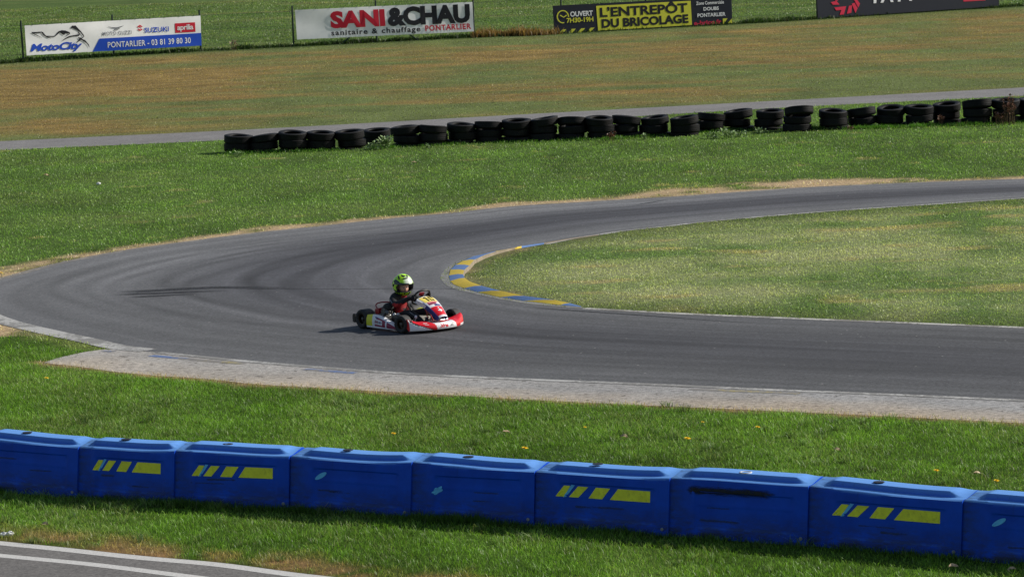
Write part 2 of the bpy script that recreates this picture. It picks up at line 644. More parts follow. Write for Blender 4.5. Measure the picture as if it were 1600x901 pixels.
def by_knots(Lp, ks, n_each):
    idx = [0] + [int(np.argmin(np.hypot(Lp[:, 0] - k[0], Lp[:, 1] - k[1]))) for k in ks] + [len(Lp) - 1]
    out = []
    for i in range(len(idx) - 1):
        seg = resample(Lp[idx[i]:idx[i + 1] + 1], n_each[i] + 1)
        out.append(seg[:-1])
    out.append(Lp[-1:])
    return np.concatenate(out)


# matching stations of the two edges, so that lanes follow the bend
k_out = knots([(1600, 280), (960, 313), (600, 343), (200, 391), (-60, 467), (130, 533), (400, 566), (620, 583), (1000, 600), (1600, 626)])
k_in = knots([(1600, 310), (1040, 354), (850, 382), (727, 405), (689, 430), (705, 450), (740, 459), (777, 467), (1040, 489), (1600, 512)])
ne = [60, 80, 60, 70, 70, 50, 40, 40, 70, 70, 60]
A = by_knots(OUTER, k_out, ne)
B = by_knots(INNER, k_in, ne)
NV = 72
vv = np.linspace(0, 1, NV)
P = A[:, None, :] * (1 - vv[None, :, None]) + B[:, None, :] * vv[None, :, None]
mids = P[:, NV // 2]
su = np.concatenate([[0], np.cumsum(np.hypot(*np.diff(mids, axis=0).T))])
width = np.hypot(*(A - B).T)
U = np.repeat(su[:, None], NV, 1)
Vm = vv[None, :] * width[:, None]
Vr = np.repeat(vv[None, :], len(su), 0)
# rubbered racing line: wide out before the bend, mid-track in it
st = np.cumsum([0] + ne) / float(sum(ne))
sfrac = np.linspace(0, 1, len(su))
cen = np.interp(sfrac, st, [.50, .50, .52, .55, .62, .66, .66, .62, .58, .52, .45, .45])
wid = np.interp(sfrac, st, [.26, .26, .26, .25, .24, .24, .24, .25, .26, .26, .30, .30])
amt = np.interp(sfrac, st, [.62, .62, .64, .66, .60, .50, .44, .42, .40, .38, .36, .36])
wob = (vn(U * .07, Vr * 2, 5) - .5) * .10
band = np.exp(-((Vr + wob - cen[:, None]) / wid[:, None]) ** 2)
s1 = fbm(U * 0.10, (Vr + wob) * 22, 91, 3)
s2_ = fbm(U * 0.22 + 40, (Vr + wob * 2) * 48, 93, 2)
cl = fbm(P[:, :, 0] * .5, P[:, :, 1] * .4, 95)
base_v = np.interp(sfrac, st, [.138, .138, .138, .138, .134, .124, .112, .100, .092, .088, .088, .088])
v_ = base_v[:, None] * (1 - amt[:, None] * band) * (0.58 + .84 * s1) * (0.80 + .40 * s2_) * (0.84 + .32 * cl)
apx = np.exp(-((P[:, :, 0] - gp(700, 470).x) / 2.6) ** 2 - ((P[:, :, 1] - gp(700, 470).y) / 3.5) ** 2)
v_ *= 1 + .14 * apx
edge = np.clip(1 - Vm / 0.9, 0, 1)
v_ *= 1 + 0.22 * edge * np.clip(1 - sfrac[:, None] * 1.8, 0, 1)
# curved scrubbing marks through the bend
for (c0, f0, f1, drift, dep, wd) in [(.16, .33, .56, .10, .22, .012), (.24, .30, .60, .13, .26, .013), (.31, .34, .62, .10, .20, .010), (.40, .30, .58, .12, .22, .012),
                                     (.47, .36, .66, .07, .24, .012), (.55, .28, .55, .10, .26, .013), (.60, .34, .60, .06, .20, .010), (.36, .26, .48, -.05, .16, .009), (.20, .20, .44, .05, .14, .010), (.68, .38, .64, .04, .18, .012),
                                     (.30, .62, 1.0, .03, .16, .008), (.42, .58, .98, -.04, .20, .007), (.55, .60, 1.0, .05, .14, .010), (.66, .56, .95, -.03, .18, .006), (.78, .60, 1.0, .04, .14, .008), (.20, .66, 1.0, .02, .12, .008),
                                     (.38, .0, .34, .04, .20, .012), (.58, .0, .36, -.03, .20, .014), (.26, .02, .30, .03, .14, .010), (.48, .05, .40, .02, .22, .012)]:
    q = np.clip((sfrac - f0) / (f1 - f0), 0, 1)
    cc = c0 + drift * (q - .5) ** 2 * 4 + .01 * np.sin(q * 9)
    env = np.sin(math.pi * q) ** .6 * ((sfrac > f0) & (sfrac < f1))
    v_ *= 1 - 1.45 * dep * env[:, None] * np.exp(-((Vr - cc[:, None]) / (wd * 1.5)) ** 2) * (.5 + vn(U * .8, Vr * 6 + c0 * 50, 97))
tint = np.stack([v_ * .97, v_ * .985, v_ * (1.03 + .10 * band * amt[:, None] * 2)], axis=2)
ii = np.arange(len(su) * NV).reshape(len(su), NV)
F = np.stack([ii[:-1, :-1].ravel(), ii[1:, :-1].ravel(), ii[1:, 1:].ravel(), ii[:-1, 1:].ravel()], axis=1)
M_ASPH = asphalt_mat('track asphalt', None, 0.7)
me = np_mesh('track', np.concatenate([P.reshape(-1, 2), np.full((P.shape[0] * NV, 1), .0030)], axis=1), F, M_ASPH, col=tint.reshape(-1, 3), smooth=True)
tag(link_mesh('track', me), 'grey asphalt kart track bending in a hairpin, darkened along the racing line', 'track', kind='structure')


def poly_sheet(name, polyA, polyB, z, mat, n=160, label='', cat=''):
    a, b_ = resample(np.array(polyA), n), resample(np.array(polyB), n)
    V = np.concatenate([np.c_[a, np.full(n, z)], np.c_[b_, np.full(n, z)]])
    i = np.arange(n - 1)
    Fq = np.stack([i, i + 1, i + 1 + n, i + n], axis=1)
    return tag(link_mesh(name, np_mesh(name, V, Fq, mat)), label, cat, kind='structure')


# run-off: grey grit that gets sandier towards its lower edge
m, n, b, L = new_mat('run-off grit')
tc = n.nodes.new('ShaderNodeTexCoord')
t0 = noise_node(n, 0.8, 6, 0.65, tc.outputs['Object'])
t1 = noise_node(n, 11, 5, 0.95, tc.outputs['Object'])
t3 = noise_node(n, 5, 4, 0.7, tc.outputs['Object'])
a = n.nodes.new('ShaderNodeAttribute')
a.attribute_name = 'tone'
c = a.outputs['Color']
c = mixc(n, 1.0, c, ramp(n, t0.outputs[0], [(0.25, (0.75,) * 3), (0.75, (1.2,) * 3)]).outputs[0], 'MULTIPLY')
c = mixc(n, 1.0, c, ramp(n, t1.outputs[0], [(0.34, (0.40,) * 3), (0.66, (1.6,) * 3)]).outputs[0], 'MULTIPLY')
sp = ramp(n, t3.outputs[0], [(0.60, (0, 0, 0)), (0.66, (0.85,) * 3)]).outputs[0]
c = mixc(n, sp, c, (0.045, 0.035, 0.025))
L.new(c, b.inputs['Base Color'])
b.inputs['Roughness'].default_value = 0.95
bump(n, t1.outputs[0], 0.6, 0.02, b)
nU, nW = 220, 14
upl = resample(np.concatenate([np.array(TIP[1:]), RUN_UP]), 400)
low = RUN_LOW
# stations matched on x so that the sheet narrows to its tip
xs = np.linspace(TIP[0][0] + .02, RUN_LOW[-1][0], nU)
up_full = np.concatenate([np.array(TIP), RUN_UP])
ya = np.interp(xs, up_full[:, 0], up_full[:, 1])
yb = np.interp(xs, low[:, 0], low[:, 1])
ws = np.linspace(0, 1, nW)
PX = np.repeat(xs[:, None], nW, 1)
PY = ya[:, None] * (1 - ws) + yb[:, None] * ws
k = np.clip(ws[None, :] * 1.3 + (fbm(PX * .7, PY * .9, 101) - .5) * 1.2 - .45, 0, 1)[:, :, None]
kl = np.clip(1 - (PX - xs[0]) / 9, 0, 1)[:, :, None]
tn = np.array([.272, .268, .266]) * (1 - k) + np.array([.38, .31, .23]) * k
tn = tn * (1 - .45 * kl) + np.array([.45, .41, .36]) * .45 * kl
ii = np.arange(nU * nW).reshape(nU, nW)
F = np.stack([ii[:-1, :-1].ravel(), ii[:-1, 1:].ravel(), ii[1:, 1:].ravel(), ii[1:, :-1].ravel()], axis=1)
me = np_mesh('gravel_run_off', np.stack([PX.ravel(), PY.ravel(), np.full(nU * nW, .0015)], axis=1), F, m, col=tn.reshape(-1, 3))
tag(link_mesh('gravel_run_off', me), 'pale gritty run-off strip along the near edge of the track', 'run-off', kind='structure')

M_ROAD = asphalt_mat('road asphalt', (0.150, 0.142, 0.135), 0.5)
poly_sheet('service_road', ROAD_UP, ROAD_LOW, 0.004, M_ROAD, 60, 'grey service road with white lines in the near corner', 'road')
M_PATH = asphalt_mat('path asphalt', (0.190, 0.182, 0.180), 0.3)
poly_sheet('path', PATH_UP, PATH_LOW, 0.004, M_PATH, 160, 'narrow grey asphalt path behind the row of tyres', 'path')


def worn_paint(name, col, under, worn=0.45, scale=14):
    m, n, b, L = new_mat(name)
    tc = n.nodes.new('ShaderNodeTexCoord')
    t = noise_node(n, scale, 7, 0.75, tc.outputs['Object'])
    t2 = noise_node(n, 1.1, 3, 0.6, tc.outputs['Object'])
    ad = n.nodes.new('ShaderNodeMath')
    ad.operation = 'ADD'
    L.new(t.outputs[0], ad.inputs[0])
    L.new(t2.outputs[0], ad.inputs[1])
    f = ramp(n, ad.outputs[0], [(worn - .09 + .5, (0, 0, 0)), (worn + .09 + .5, (1, 1, 1))]).outputs[0]
    g = noise_node(n, 60, 2, 0.6, tc.outputs['Object'])
    cc = mixc(n, 1.0, col, ramp(n, g.outputs[0], [(.3, (.75,) * 3), (.7, (1.15,) * 3)]).outputs[0], 'MULTIPLY')
    L.new(mixc(n, f, cc, under), b.inputs['Base Color'])
    b.inputs['Roughness'].default_value = 0.8
    return m


def strip(name, Lp, wdt, z, mat, label, cat='line', off=0.0):
    Lp = np.array(Lp)
    return poly_sheet(name, offset_line(Lp, off + wdt / 2), offset_line(Lp, off - wdt / 2), z, mat, max(12, len(Lp)), label, cat)


M_WHITE = worn_paint('worn white paint', (0.55, 0.54, 0.52), (0.16, 0.155, 0.15), 0.62)
M_WHITE2 = worn_paint('faded edge paint', (0.42, 0.415, 0.40), (0.21, 0.205, 0.195), 0.56)
M_EDGE = worn_paint('dusty edge', (0.30, 0.265, 0.22), (0.16, 0.15, 0.14), 0.5)
M_GUTTER = worn_paint('concrete gutter', (0.235, 0.23, 0.22), (0.16, 0.16, 0.158), 0.55, 8)
strip('road_edge_line', offset_line(ROAD_UP, -.10), 0.17, 0.0058, M_WHITE, 'white line along the grass edge of the service road')
strip('road_line', ROAD_LINE2, 0.15, 0.0058, M_WHITE, 'second white line crossing the service road corner')
i_l = int(np.argmin(np.hypot(*(OUTER - np.array(gp(-60, 467)[:2])).T)))
i_m = int(np.argmin(np.hypot(*(OUTER - np.array(gp(240, 550)[:2])).T)))
strip('near_edge_line', OUTER[i_l:i_m], 0.34, 0.0058, M_WHITE2, 'broad faded white line round the outside of the hairpin', off=0.08)
strip('run_off_line', OUTER[i_m:], 0.14, 0.0058, M_WHITE2, 'thin faded white line between track and run-off')
strip('far_edge_line', OUTER[:i_l], 0.16, 0.0058, M_EDGE, 'dusty pale line along the far edge of the track')
j0 = int(np.argmin(np.hypot(*(INNER - np.array(gp(850, 382)[:2])).T)))
j1 = int(np.argmin(np.hypot(*(INNER - np.array(gp(915, 482)[:2])).T)))
strip('inner_far_line', INNER[:j0 + 1], 0.13, 0.0058, M_WHITE2, 'thin white line along the far inner edge of the track')
strip('inner_near_line', INNER[j1:], 0.15, 0.0058, worn_paint('inner line paint', (0.46, 0.45, 0.42), (0.2, 0.19, 0.17), 0.56), 'thin white line along the near edge of the infield')
# concrete gutter between the asphalt and the kerb
gut_in = smooth_line(G(KERB_OUT_PX[2:]), 0.1)
poly_sheet('gutter', INNER[j0:j1 + 1], gut_in, 0.0058, M_GUTTER, 140, 'pale concrete gutter in front of the painted kerb', 'gutter')
# faint blue and yellow paint left on the run-off edge
M_OLDB = worn_paint('old blue paint', (0.10, 0.16, 0.33), (0.2, 0.19, 0.18), 0.54)
M_OLDY = worn_paint('old yellow paint', (0.34, 0.28, 0.08), (0.2, 0.19, 0.18), 0.47)
for (pa, pb, mm, lab) in [((240, 555), (305, 560.5), M_OLDB, 'faded blue paint at the start of the run-off edge'), ((305, 561), (385, 567.5), M_OLDY, 'faded yellow paint on the run-off edge'),
                          ((165, 547.5), (182, 548.5), M_OLDB, 'scrap of faded blue paint at the tip of the run-off'), ((1080, 607), (1250, 614), M_OLDY, 'thin faded yellow paint far along the run-off edge'),
                          ((480, 576), (560, 582), M_OLDB, 'thin faded blue paint halfway along the run-off edge')]:
    strip('painted_edge', smooth_line(G([pa, pb]), .3), 0.14, 0.0042, mm, lab, 'paint', off=-.05)


# skid marks and the joint across the asphalt
def decal_mat(name, col, amt, scale=9):
    m, n, b, L = new_mat(name)
    tc = n.nodes.new('ShaderNodeTexCoord')
    a = n.nodes.new('ShaderNodeAttribute')
    a.attribute_name = 'tone'
    t = noise_node(n, scale, 5, 0.7, tc.outputs['Object'])
    f = mixc(n, 1.0, a.outputs['Color'], ramp(n, t.outputs[0], [(.3, (.45,) * 3), (.6, (1.0,) * 3)]).outputs[0], 'MULTIPLY')
    f2 = n.nodes.new('ShaderNodeMath')
    f2.operation = 'MULTIPLY'
    L.new(f, f2.inputs[0])
    f2.inputs[1].default_value = amt
    b.inputs['Base Color'].default_value = (*col, 1)
    b.inputs['Roughness'].default_value = 0.8
    L.new(f2.outputs[0], b.inputs['Alpha'])
    return m


M_SKID = decal_mat('tyre rubber on asphalt', (0.016, 0.017, 0.021), 0.95)


def skid(pts, wdt, z, label, name='skid_mark', fade=(0.12, 0.4)):
    Lp = smooth_line(G(pts), .12)
    n_ = len(Lp)
    rows = [-.5, -.3, 0, .3, .5]
    Vs, cs = [], []
    s = np.linspace(0, 1, n_)
    env = np.clip(s / fade[0], 0, 1) * np.clip((1 - s) / fade[1], 0, 1)
    for r_, k_ in zip(rows, [0, .8, 1, .8, 0]):
        Vs.append(np.c_[offset_line(Lp, r_ * wdt), np.full(n_, z)])
        cs.append(np.repeat((env * k_)[:, None], 3, 1))
    V = np.concatenate(Vs)
    i = np.arange(n_ - 1)
    F_ = np.concatenate([np.stack([i + q * n_, i + 1 + q * n_, i + 1 + (q + 1) * n_, i + (q + 1) * n_], axis=1) for q in range(4)])
    tag(link_mesh(name, np_mesh(name, V, F_, M_SKID, col=np.concatenate(cs))), label, 'skid mark', kind='structure')


skid([(183, 456.5), (230, 455), (290, 451.5), (340, 449.5), (400, 450), (470, 452)], 0.40, 0.0052, 'upper of two long black skid marks in the hairpin', fade=(.15, .5))
skid([(178, 460.5), (240, 458.8), (320, 455.5), (370, 454)], 0.30, 0.0064, 'middle black skid mark in the hairpin', fade=(.2, .5))
skid([(200, 464.8), (260, 462), (315, 459.5)], 0.24, 0.0076, 'lowest short black skid mark in the hairpin', fade=(.2, .5))
skid([(1045, 312), (985, 322), (985, 321)][:2], 0.10, 0.0052, 'faint rubber mark on the far straight', fade=(.4, .4))
skid([(820, 480), (905, 486), (1060, 497), (1200, 507)], 0.10, 0.0052, 'thin curved rubber line below the kerb', fade=(.2, .5))
M_JOINT = decal_mat('asphalt joint', (0.045, 0.046, 0.05), 0.55, 3)
Lp = smooth_line(G([(385, 451.5), (520, 452), (640, 451.5), (730, 451.5)]), .15)
n_ = len(Lp)
V = np.concatenate([np.c_[offset_line(Lp, o), np.full(n_, .0088)] for o in (.028, -.028)])
i = np.arange(n_ - 1)
tag(link_mesh('asphalt_joint', np_mesh('asphalt_joint', V, np.stack([i, i + 1, i + 1 + n_, i + n_], axis=1), M_JOINT, col=np.ones((2 * n_, 3)))), 'straight dark joint across the track behind the kart', 'joint', kind='structure')

# ------------------------------------------------------------------ painted kerb
M_KB = worn_paint('kerb blue', (0.115, 0.215, 0.45), (0.13, 0.12, 0.10), 0.598, 9)
M_KY = worn_paint('kerb yellow', (0.68, 0.49, 0.045), (0.12, 0.10, 0.06), 0.605, 9)
M_KC = plain('kerb concrete', (0.27, 0.22, 0.155), 0.9, .35, 6)
Ko = [gp(a, b, 0.010) for a, b in KERB_OUT_PX]
nk = len(KERB_OUT_PX)
mb = MB()
hz = [0.012] * 3 + [0.03, 0.05, 0.06] + [0.065] * 8 + [0.055, 0.05, 0.03, 0.012]
Ki = [gp(a, b, hz[q]) for q, (a, b) in enumerate(KERB_IN_PX)]
for q in range(nk):
    z_ = Ki[q].z
    Ki[q] = Ko[q].lerp(Ki[q], .62 if q < 7 else .82)
    Ki[q].z = z_
colr = [0, 1, 0, 1, 0, 1, 1, 0, 1, 0, 0, 1, 0, 1, 0, 1, 0]
colr = [2, 2, 0, 1, 0, 0, 1, 0, 1, 0, 1, 1, 0, 1, 0, 1, 0]
sub = 6
for q in range(nk - 1):
    for s_ in range(sub):
        u0, u1 = s_ / sub, (s_ + 1) / sub
        o0, o1 = Ko[q].lerp(Ko[q + 1], u0), Ko[q].lerp(Ko[q + 1], u1)
        n0, n1 = Ki[q].lerp(Ki[q + 1], u0), Ki[q].lerp(Ki[q + 1], u1)
        r0_, r1_ = o0.lerp(n0, .62), o1.lerp(n1, .62)
        r0_.z, r1_.z = n0.z * .80 + .002, n1.z * .80 + .002
        mb.add([o0, o1, r1_, r0_], [(0, 1, 2, 3)], colr[q])
        mb.add([r0_, r1_, n1, n0], [(0, 1, 2, 3)], colr[q])
        b0, b1 = n0 + (n0 - o0) * .04, n1 + (n1 - o1) * .04
        b0.z = b1.z = .001
        mb.add([n0, n1, b1, b0], [(0, 1, 2, 3)], 2)
        e0, e1 = o0.copy(), o1.copy()
        e0.z = e1.z = .001
        mb.add([e0, e1, o1, o0], [(0, 1, 2, 3)], colr[q])
o = mb.build('kerb', [M_KB, M_KY, M_KC], None, True, 50)
tag(o, 'raised kerb painted in blue and yellow blocks round the apex', 'kerb', kind='structure')

# ------------------------------------------------------------------ grass blades
m, n, b, L = new_mat('grass blades')
a = n.nodes.new('ShaderNodeAttribute')
a.attribute_name = 'tone'
L.new(a.outputs['Color'], b.inputs['Base Color'])
b.inputs['Roughness'].default_value = 0.42
b.inputs['Specular IOR Level'].default_value = 0.35
tr = n.nodes.new('ShaderNodeBsdfTranslucent')
L.new(mixc(n, 1.0, a.outputs['Color'], (1.25, 1.3, .7), 'MULTIPLY'), tr.inputs['Color'])
ms = n.nodes.new('ShaderNodeMixShader')
ms.inputs[0].default_value = 0.38
L.new(b.outputs[0], ms.inputs[1])
L.new(tr.outputs[0], ms.inputs[2])
L.new(ms.outputs[0], n.nodes['Material Output'].inputs['Surface'])
M_BLADE = m


def blade_mesh(x, y, h, wd, tone, lean=0.55, tip=1.9, root=0.45, z0=0.0):
    n_ = len(x)
    az = RNG.uniform(0, 2 * math.pi, n_)
    la = RNG.uniform(0, 2 * math.pi, n_)
    lm = h * lean * RNG.uniform(.15, 1.2, n_)
    dx, dy = np.cos(az) * wd / 2, np.sin(az) * wd / 2
    lx, ly = np.cos(la) * lm, np.sin(la) * lm
    z0 = np.full(n_, z0) if np.isscalar(z0) else z0
    V = np.empty((n_, 5, 3), dtype=np.float32)
    V[:, 0] = np.stack([x - dx, y - dy, z0 - .004], 1)
    V[:, 1] = np.stack([x + dx, y + dy, z0 - .004], 1)
    V[:, 2] = np.stack([x + dx * .8 + lx * .3, y + dy * .8 + ly * .3, z0 + h * .55], 1)
    V[:, 3] = np.stack([x - dx * .8 + lx * .3, y - dy * .8 + ly * .3, z0 + h * .55], 1)
    V[:, 4] = np.stack([x + lx, y + ly, z0 + h], 1)
    k = np.arange(n_)[:, None] * 5
    F = np.concatenate([k + np.array([[0, 1, 2]]), k + np.array([[0, 2, 3]]), k + np.array([[3, 2, 4]])])
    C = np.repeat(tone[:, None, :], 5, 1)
    C[:, 0:2] *= root  # dark root, light tip: shaded gaps and highlights put into the colour
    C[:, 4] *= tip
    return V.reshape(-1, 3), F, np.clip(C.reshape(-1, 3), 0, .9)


def seen(x, y, margin=2.0):
    """ground that the photo (plus a step to either side) can see"""
    half = y * (IMG_W / 2 / FOC) + margin
    return np.abs(x) < half


def scatter(n_, x0, x1, y0, y1):
    return RNG.uniform(x0, x1, n_), RNG.uniform(y0, y1, n_)


def on_grass(x, y, jit=0.10):
    jx = x + RNG.normal(0, jit, len(x)) * .5
    jy = y + RNG.normal(0, jit, len(x))
    bad = inside(TRACK_POLY, jx, jy) | inside(RUN_POLY, jx, jy) | inside(ROAD_POLY, jx, jy) | inside(PATH_POLY, jx, jy) | inside(KERB_POLY, jx, jy)
    bad |= inside(TRACK_POLY, x, y) | inside(ROAD_POLY, x, y) | inside(KERB_POLY, x, y)
    return ~bad


def tint_var(tone, amt=.35, pale=.10, pos=None):
    n_ = len(tone)
    k = RNG.normal(1, amt, n_).clip(.35, 2.2)[:, None]
    t = tone * k
    pv = pale if pos is None else pale * np.clip((fbm(pos[0] * .9, pos[1] * .5, 301, 3) - .34) * 6, .15, 2.6)
    p = (RNG.random(n_) < pv)[:, None]  # scattered pale blades: glints put into the colour
    t = np.where(p, t * .5 + np.array([.30, .29, .15]) * RNG.uniform(.5, 1.1, n_)[:, None] * .7, t)
    return t


def grass_object(name, region, n_try, x0, x1, y0, y1, h_m, w_m, label, pale=.10, lean=.6, hvar=.35, gain=1.0, jit=.1, clump=0.0, tip=1.9, root=.45, var=.36):
    x, y = scatter(n_try, x0, x1, y0, y1)
    k = seen(x, y)
    x, y = x[k], y[k]
    k = region(x, y)
    x, y = x[k], y[k]
    k = on_grass(x, y, jit)
    x, y = x[k], y[k]
    t, g = ground_tone(x, y)
    cl = fbm(x * 2.3, y * 1.9, 201, 3)
    k = RNG.random(len(x)) < g * (1 - clump + clump * np.clip((cl - .3) * 3, 0, 1))
    x, y, t, cl = x[k], y[k], t[k], cl[k]
    tall = .55 + .9 * cl
    h = h_m * tall * RNG.normal(1, hvar, len(x)).clip(.35, 2.4)
    wd = w_m * RNG.uniform(.6, 1.4, len(x))
    t = tint_var(t * gain, var, pale, (x, y))
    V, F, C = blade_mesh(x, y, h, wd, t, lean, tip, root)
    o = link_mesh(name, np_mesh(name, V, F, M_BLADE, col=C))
    return tag(o, label, 'grass', kind='stuff')


def near_side(x, y):
    return (y < lin_side(RUN_LOW, x) + 1.5) & ~inside(INFIELD_POLY, x, y)


def strip_side(x, y):
    return (y > lin_side(RUN_LOW, x) + 1.5) & ~inside(INFIELD_POLY, x, y) & (y < lin_side(PATH_LOW, x) + .1)


def field_side(x, y):
    return (y >= lin_side(PATH_UP, x)) & (y < lin_side(FENCE, x))


Q = globals().get('GRASS_Q', 1.0)
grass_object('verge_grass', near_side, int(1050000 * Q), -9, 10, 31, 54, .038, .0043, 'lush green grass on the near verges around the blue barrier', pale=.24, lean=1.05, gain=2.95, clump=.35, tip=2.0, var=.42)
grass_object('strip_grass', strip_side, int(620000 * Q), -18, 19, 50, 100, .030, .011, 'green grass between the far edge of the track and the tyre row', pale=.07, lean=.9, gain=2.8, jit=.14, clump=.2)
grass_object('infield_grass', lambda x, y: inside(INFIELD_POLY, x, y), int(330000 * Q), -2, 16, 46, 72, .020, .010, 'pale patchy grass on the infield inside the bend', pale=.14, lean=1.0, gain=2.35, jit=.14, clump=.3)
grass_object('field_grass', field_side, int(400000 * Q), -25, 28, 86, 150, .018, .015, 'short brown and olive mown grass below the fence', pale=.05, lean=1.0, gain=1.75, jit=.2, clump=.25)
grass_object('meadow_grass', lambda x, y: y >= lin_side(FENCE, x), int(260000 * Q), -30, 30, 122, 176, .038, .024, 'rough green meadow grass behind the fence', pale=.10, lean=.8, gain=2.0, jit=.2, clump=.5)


def tufts(name, n_t, per, h_m, w_m, tone, label):
    x, y = scatter(n_t * 4, -9, 10, 31, 46)
    k = seen(x, y) & near_side(x, y)
    x, y = x[k], y[k]
    k = on_grass(x, y, .02) & (RNG.random(len(x)) < np.clip((fbm(x * .8, y * .6, 311, 3) - .36) * 5, .04, 1))
    x, y = x[k][:n_t], y[k][:n_t]
    rr = RNG.uniform(.5, 1.5, len(x))
    X_, Y_ = np.repeat(x, per), np.repeat(y, per)
    R_ = np.repeat(rr, per)
    X_ = X_ + RNG.normal(0, .035, len(X_)) * R_
    Y_ = Y_ + RNG.normal(0, .035, len(Y_)) * R_
    h = h_m * R_ * RNG.uniform(.5, 1.2, len(X_))
    t = np.repeat(np.array([tone]), len(X_), 0) * np.repeat(RNG.uniform(.6, 1.4, len(x)), per)[:, None]
    t = tint_var(t, .3, .25)
    V, F, C = blade_mesh(X_, Y_, h, w_m * RNG.uniform(.6, 1.4, len(X_)), t, 1.0, 1.7)
    return tag(link_mesh(name, np_mesh(name, V, F, M_BLADE, col=C)), label, 'grass', kind='stuff')


tufts('grass_tufts', 520, 46, .075, .006, (.115, .21, .045), 'longer pale tufts standing out of the near grass')


def fringe(name, Lp, spread, off, per_m, h_m, w_m, tone, label, hv=.4, seed=5):
    Lp = smooth_line(Lp, .25)
    s = np.concatenate([[0], np.cumsum(np.hypot(*np.diff(Lp, axis=0).T))])
    n_ = int(s[-1] * per_m)
    q = RNG.uniform(0, s[-1], n_)
    x = np.interp(q, s, Lp[:, 0])
    y = np.interp(q, s, Lp[:, 1])
    x = x + RNG.normal(0, spread * .6, n_)
    y = y + off + RNG.normal(0, spread, n_)
    cl = fbm(x * 1.4, y * .6, seed, 3)
    k = seen(x, y) & (RNG.random(n_) < np.clip((cl - .22) * 2.4, 0.05, 1))
    x, y, cl = x[k], y[k], cl[k]
    h = h_m * (.4 + 1.1 * cl) * RNG.normal(1, hv, len(x)).clip(.3, 2.2)
    t = tint_var(np.repeat(np.array([tone]), len(x), 0), .3, .05)
    V, F, C = blade_mesh(x, y, h, w_m * RNG.uniform(.6, 1.4, len(x)), t, .45, 1.5)
    return tag(link_mesh(name, np_mesh(name, V, F, M_BLADE, col=C)), label, 'grass', kind='stuff')


fringe('fence_grass', FENCE, .20, .14, 1000, .095, .026, (.030, .060, .012), 'long dark grass along the foot of the fence')  # dark tone also holds the painted shadow along the fence foot
fringe('tyre_grass', TYRE_LINE, .12, -.20, 1300, .055, .011, (.075, .19, .020), 'long bright grass along the foot of the tyre row')
fringe('barrier_grass', BAR_LINE, .06, -.07, 2600, .060, .006, (.065, .14, .016), 'longer grass growing up against the blue barrier')
m_l = np.array(G([(742, 59), (780, 57), (830, 56), (868, 54)]))
fringe('straw_grass', m_l, .20, .22, 1100, .17, .024, (.22, .135, .05), 'tall dry straw-coloured grass beside the yellow hoarding')

# ================================================================== THINGS
ORD = ['first', 'second', 'third', 'fourth', 'fifth', 'sixth', 'seventh', 'eighth', 'ninth', 'tenth', 'eleventh', 'twelfth', 'thirteenth', 'fourteenth',
       'fifteenth', 'sixteenth', 'seventeenth', 'eighteenth', 'nineteenth', 'twentieth', 'twenty-first', 'twenty-second', 'twenty-third', 'twenty-fourth',
       'twenty-fifth', 'twenty-sixth', 'twenty-seventh', 'twenty-eighth', 'twenty-ninth']

# ------------------------------------------------------------------ tyres
m, n, b, L = new_mat('old tyre rubber')
tc = n.nodes.new('ShaderNodeTexCoord')
oi = n.nodes.new('ShaderNodeObjectInfo')
t = noise_node(n, 7, 5, 0.65, tc.outputs['Object'])
c1 = ramp(n, t.outputs[0], [(0.3, (0.0035, 0.0035, 0.004)), (0.72, (0.011, 0.011, 0.0115))]).outputs[0]
f = ramp(n, oi.outputs['Random'], [(0, (0.65,) * 3), (1, (1.5, 1.45, 1.4))]).outputs[0]
c1 = mixc(n, 1.0, c1, f, 'MULTIPLY')
ge = n.nodes.new('ShaderNodeNewGeometry')
sx = n.nodes.new('ShaderNodeSeparateXYZ')
L.new(ge.outputs['Normal'], sx.inputs[0])
du = n.nodes.new('ShaderNodeMath')
du.operation = 'MULTIPLY'
L.new(ramp(n, sx.outputs[2], [(0.35, (0, 0, 0)), (0.95, (0.35,) * 3)]).outputs[0], du.inputs[0])
L.new(t.outputs[0], du.inputs[1])
c1 = mixc(n, du.outputs[0], c1, (0.050, 0.047, 0.044))
L.new(c1, b.inputs['Base Color'])
b.inputs['Roughness'].default_value = 0.6
b.inputs['Specular IOR Level'].default_value = 0.22
M_TYRE = m


def tyre_mesh(name, Rr, wd, seed):
    rnd = random.Random(seed)
    rb = Rr * .60
    hw = wd / 2
    prof = [(rb, -hw * .62), (rb + .008, -hw * .86), (rb + .035, -hw * .98), (Rr * .80, -hw * 1.04), (Rr * .905, -hw * .97), (Rr * .955, -hw * .84), (Rr * .985, -hw * .70)]
    for k in range(4):   # circumferential grooves
        z = -hw * .62 + k * hw * .41
        prof += [(Rr, z), (Rr, z + hw * .28), (Rr - .009, z + hw * .30), (Rr - .009, z + hw * .39)]
    prof = prof[:-2]
    prof += [(Rr * .985, hw * .70), (Rr * .955, hw * .84), (Rr * .905, hw * .97), (Rr * .80, hw * 1.04), (rb + .035, hw * .98), (rb + .008, hw * .86), (rb, hw * .62),
             (rb + .02, hw * .55), (Rr - .055, hw * .70), (Rr - .030, hw * .3), (Rr - .028, -hw * .3), (Rr - .055, -hw * .70), (rb + .02, -hw * .55)]
    mb = MB()
    mb.lathe(prof, (0, 0, 1), (0, 0, 0), 56, 0, True)
    a, s2 = rnd.uniform(0, 6.28), rnd.uniform(.006, .016)
    mb.v = [(x * (1 + s2 * math.cos(2 * (math.atan2(y, x) - a))), y * (1 - s2 * .6 * math.cos(2 * (math.atan2(y, x) - a))), z + .004 * math.sin(2 * math.atan2(y, x) + a)) for x, y, z in mb.v]
    return mb


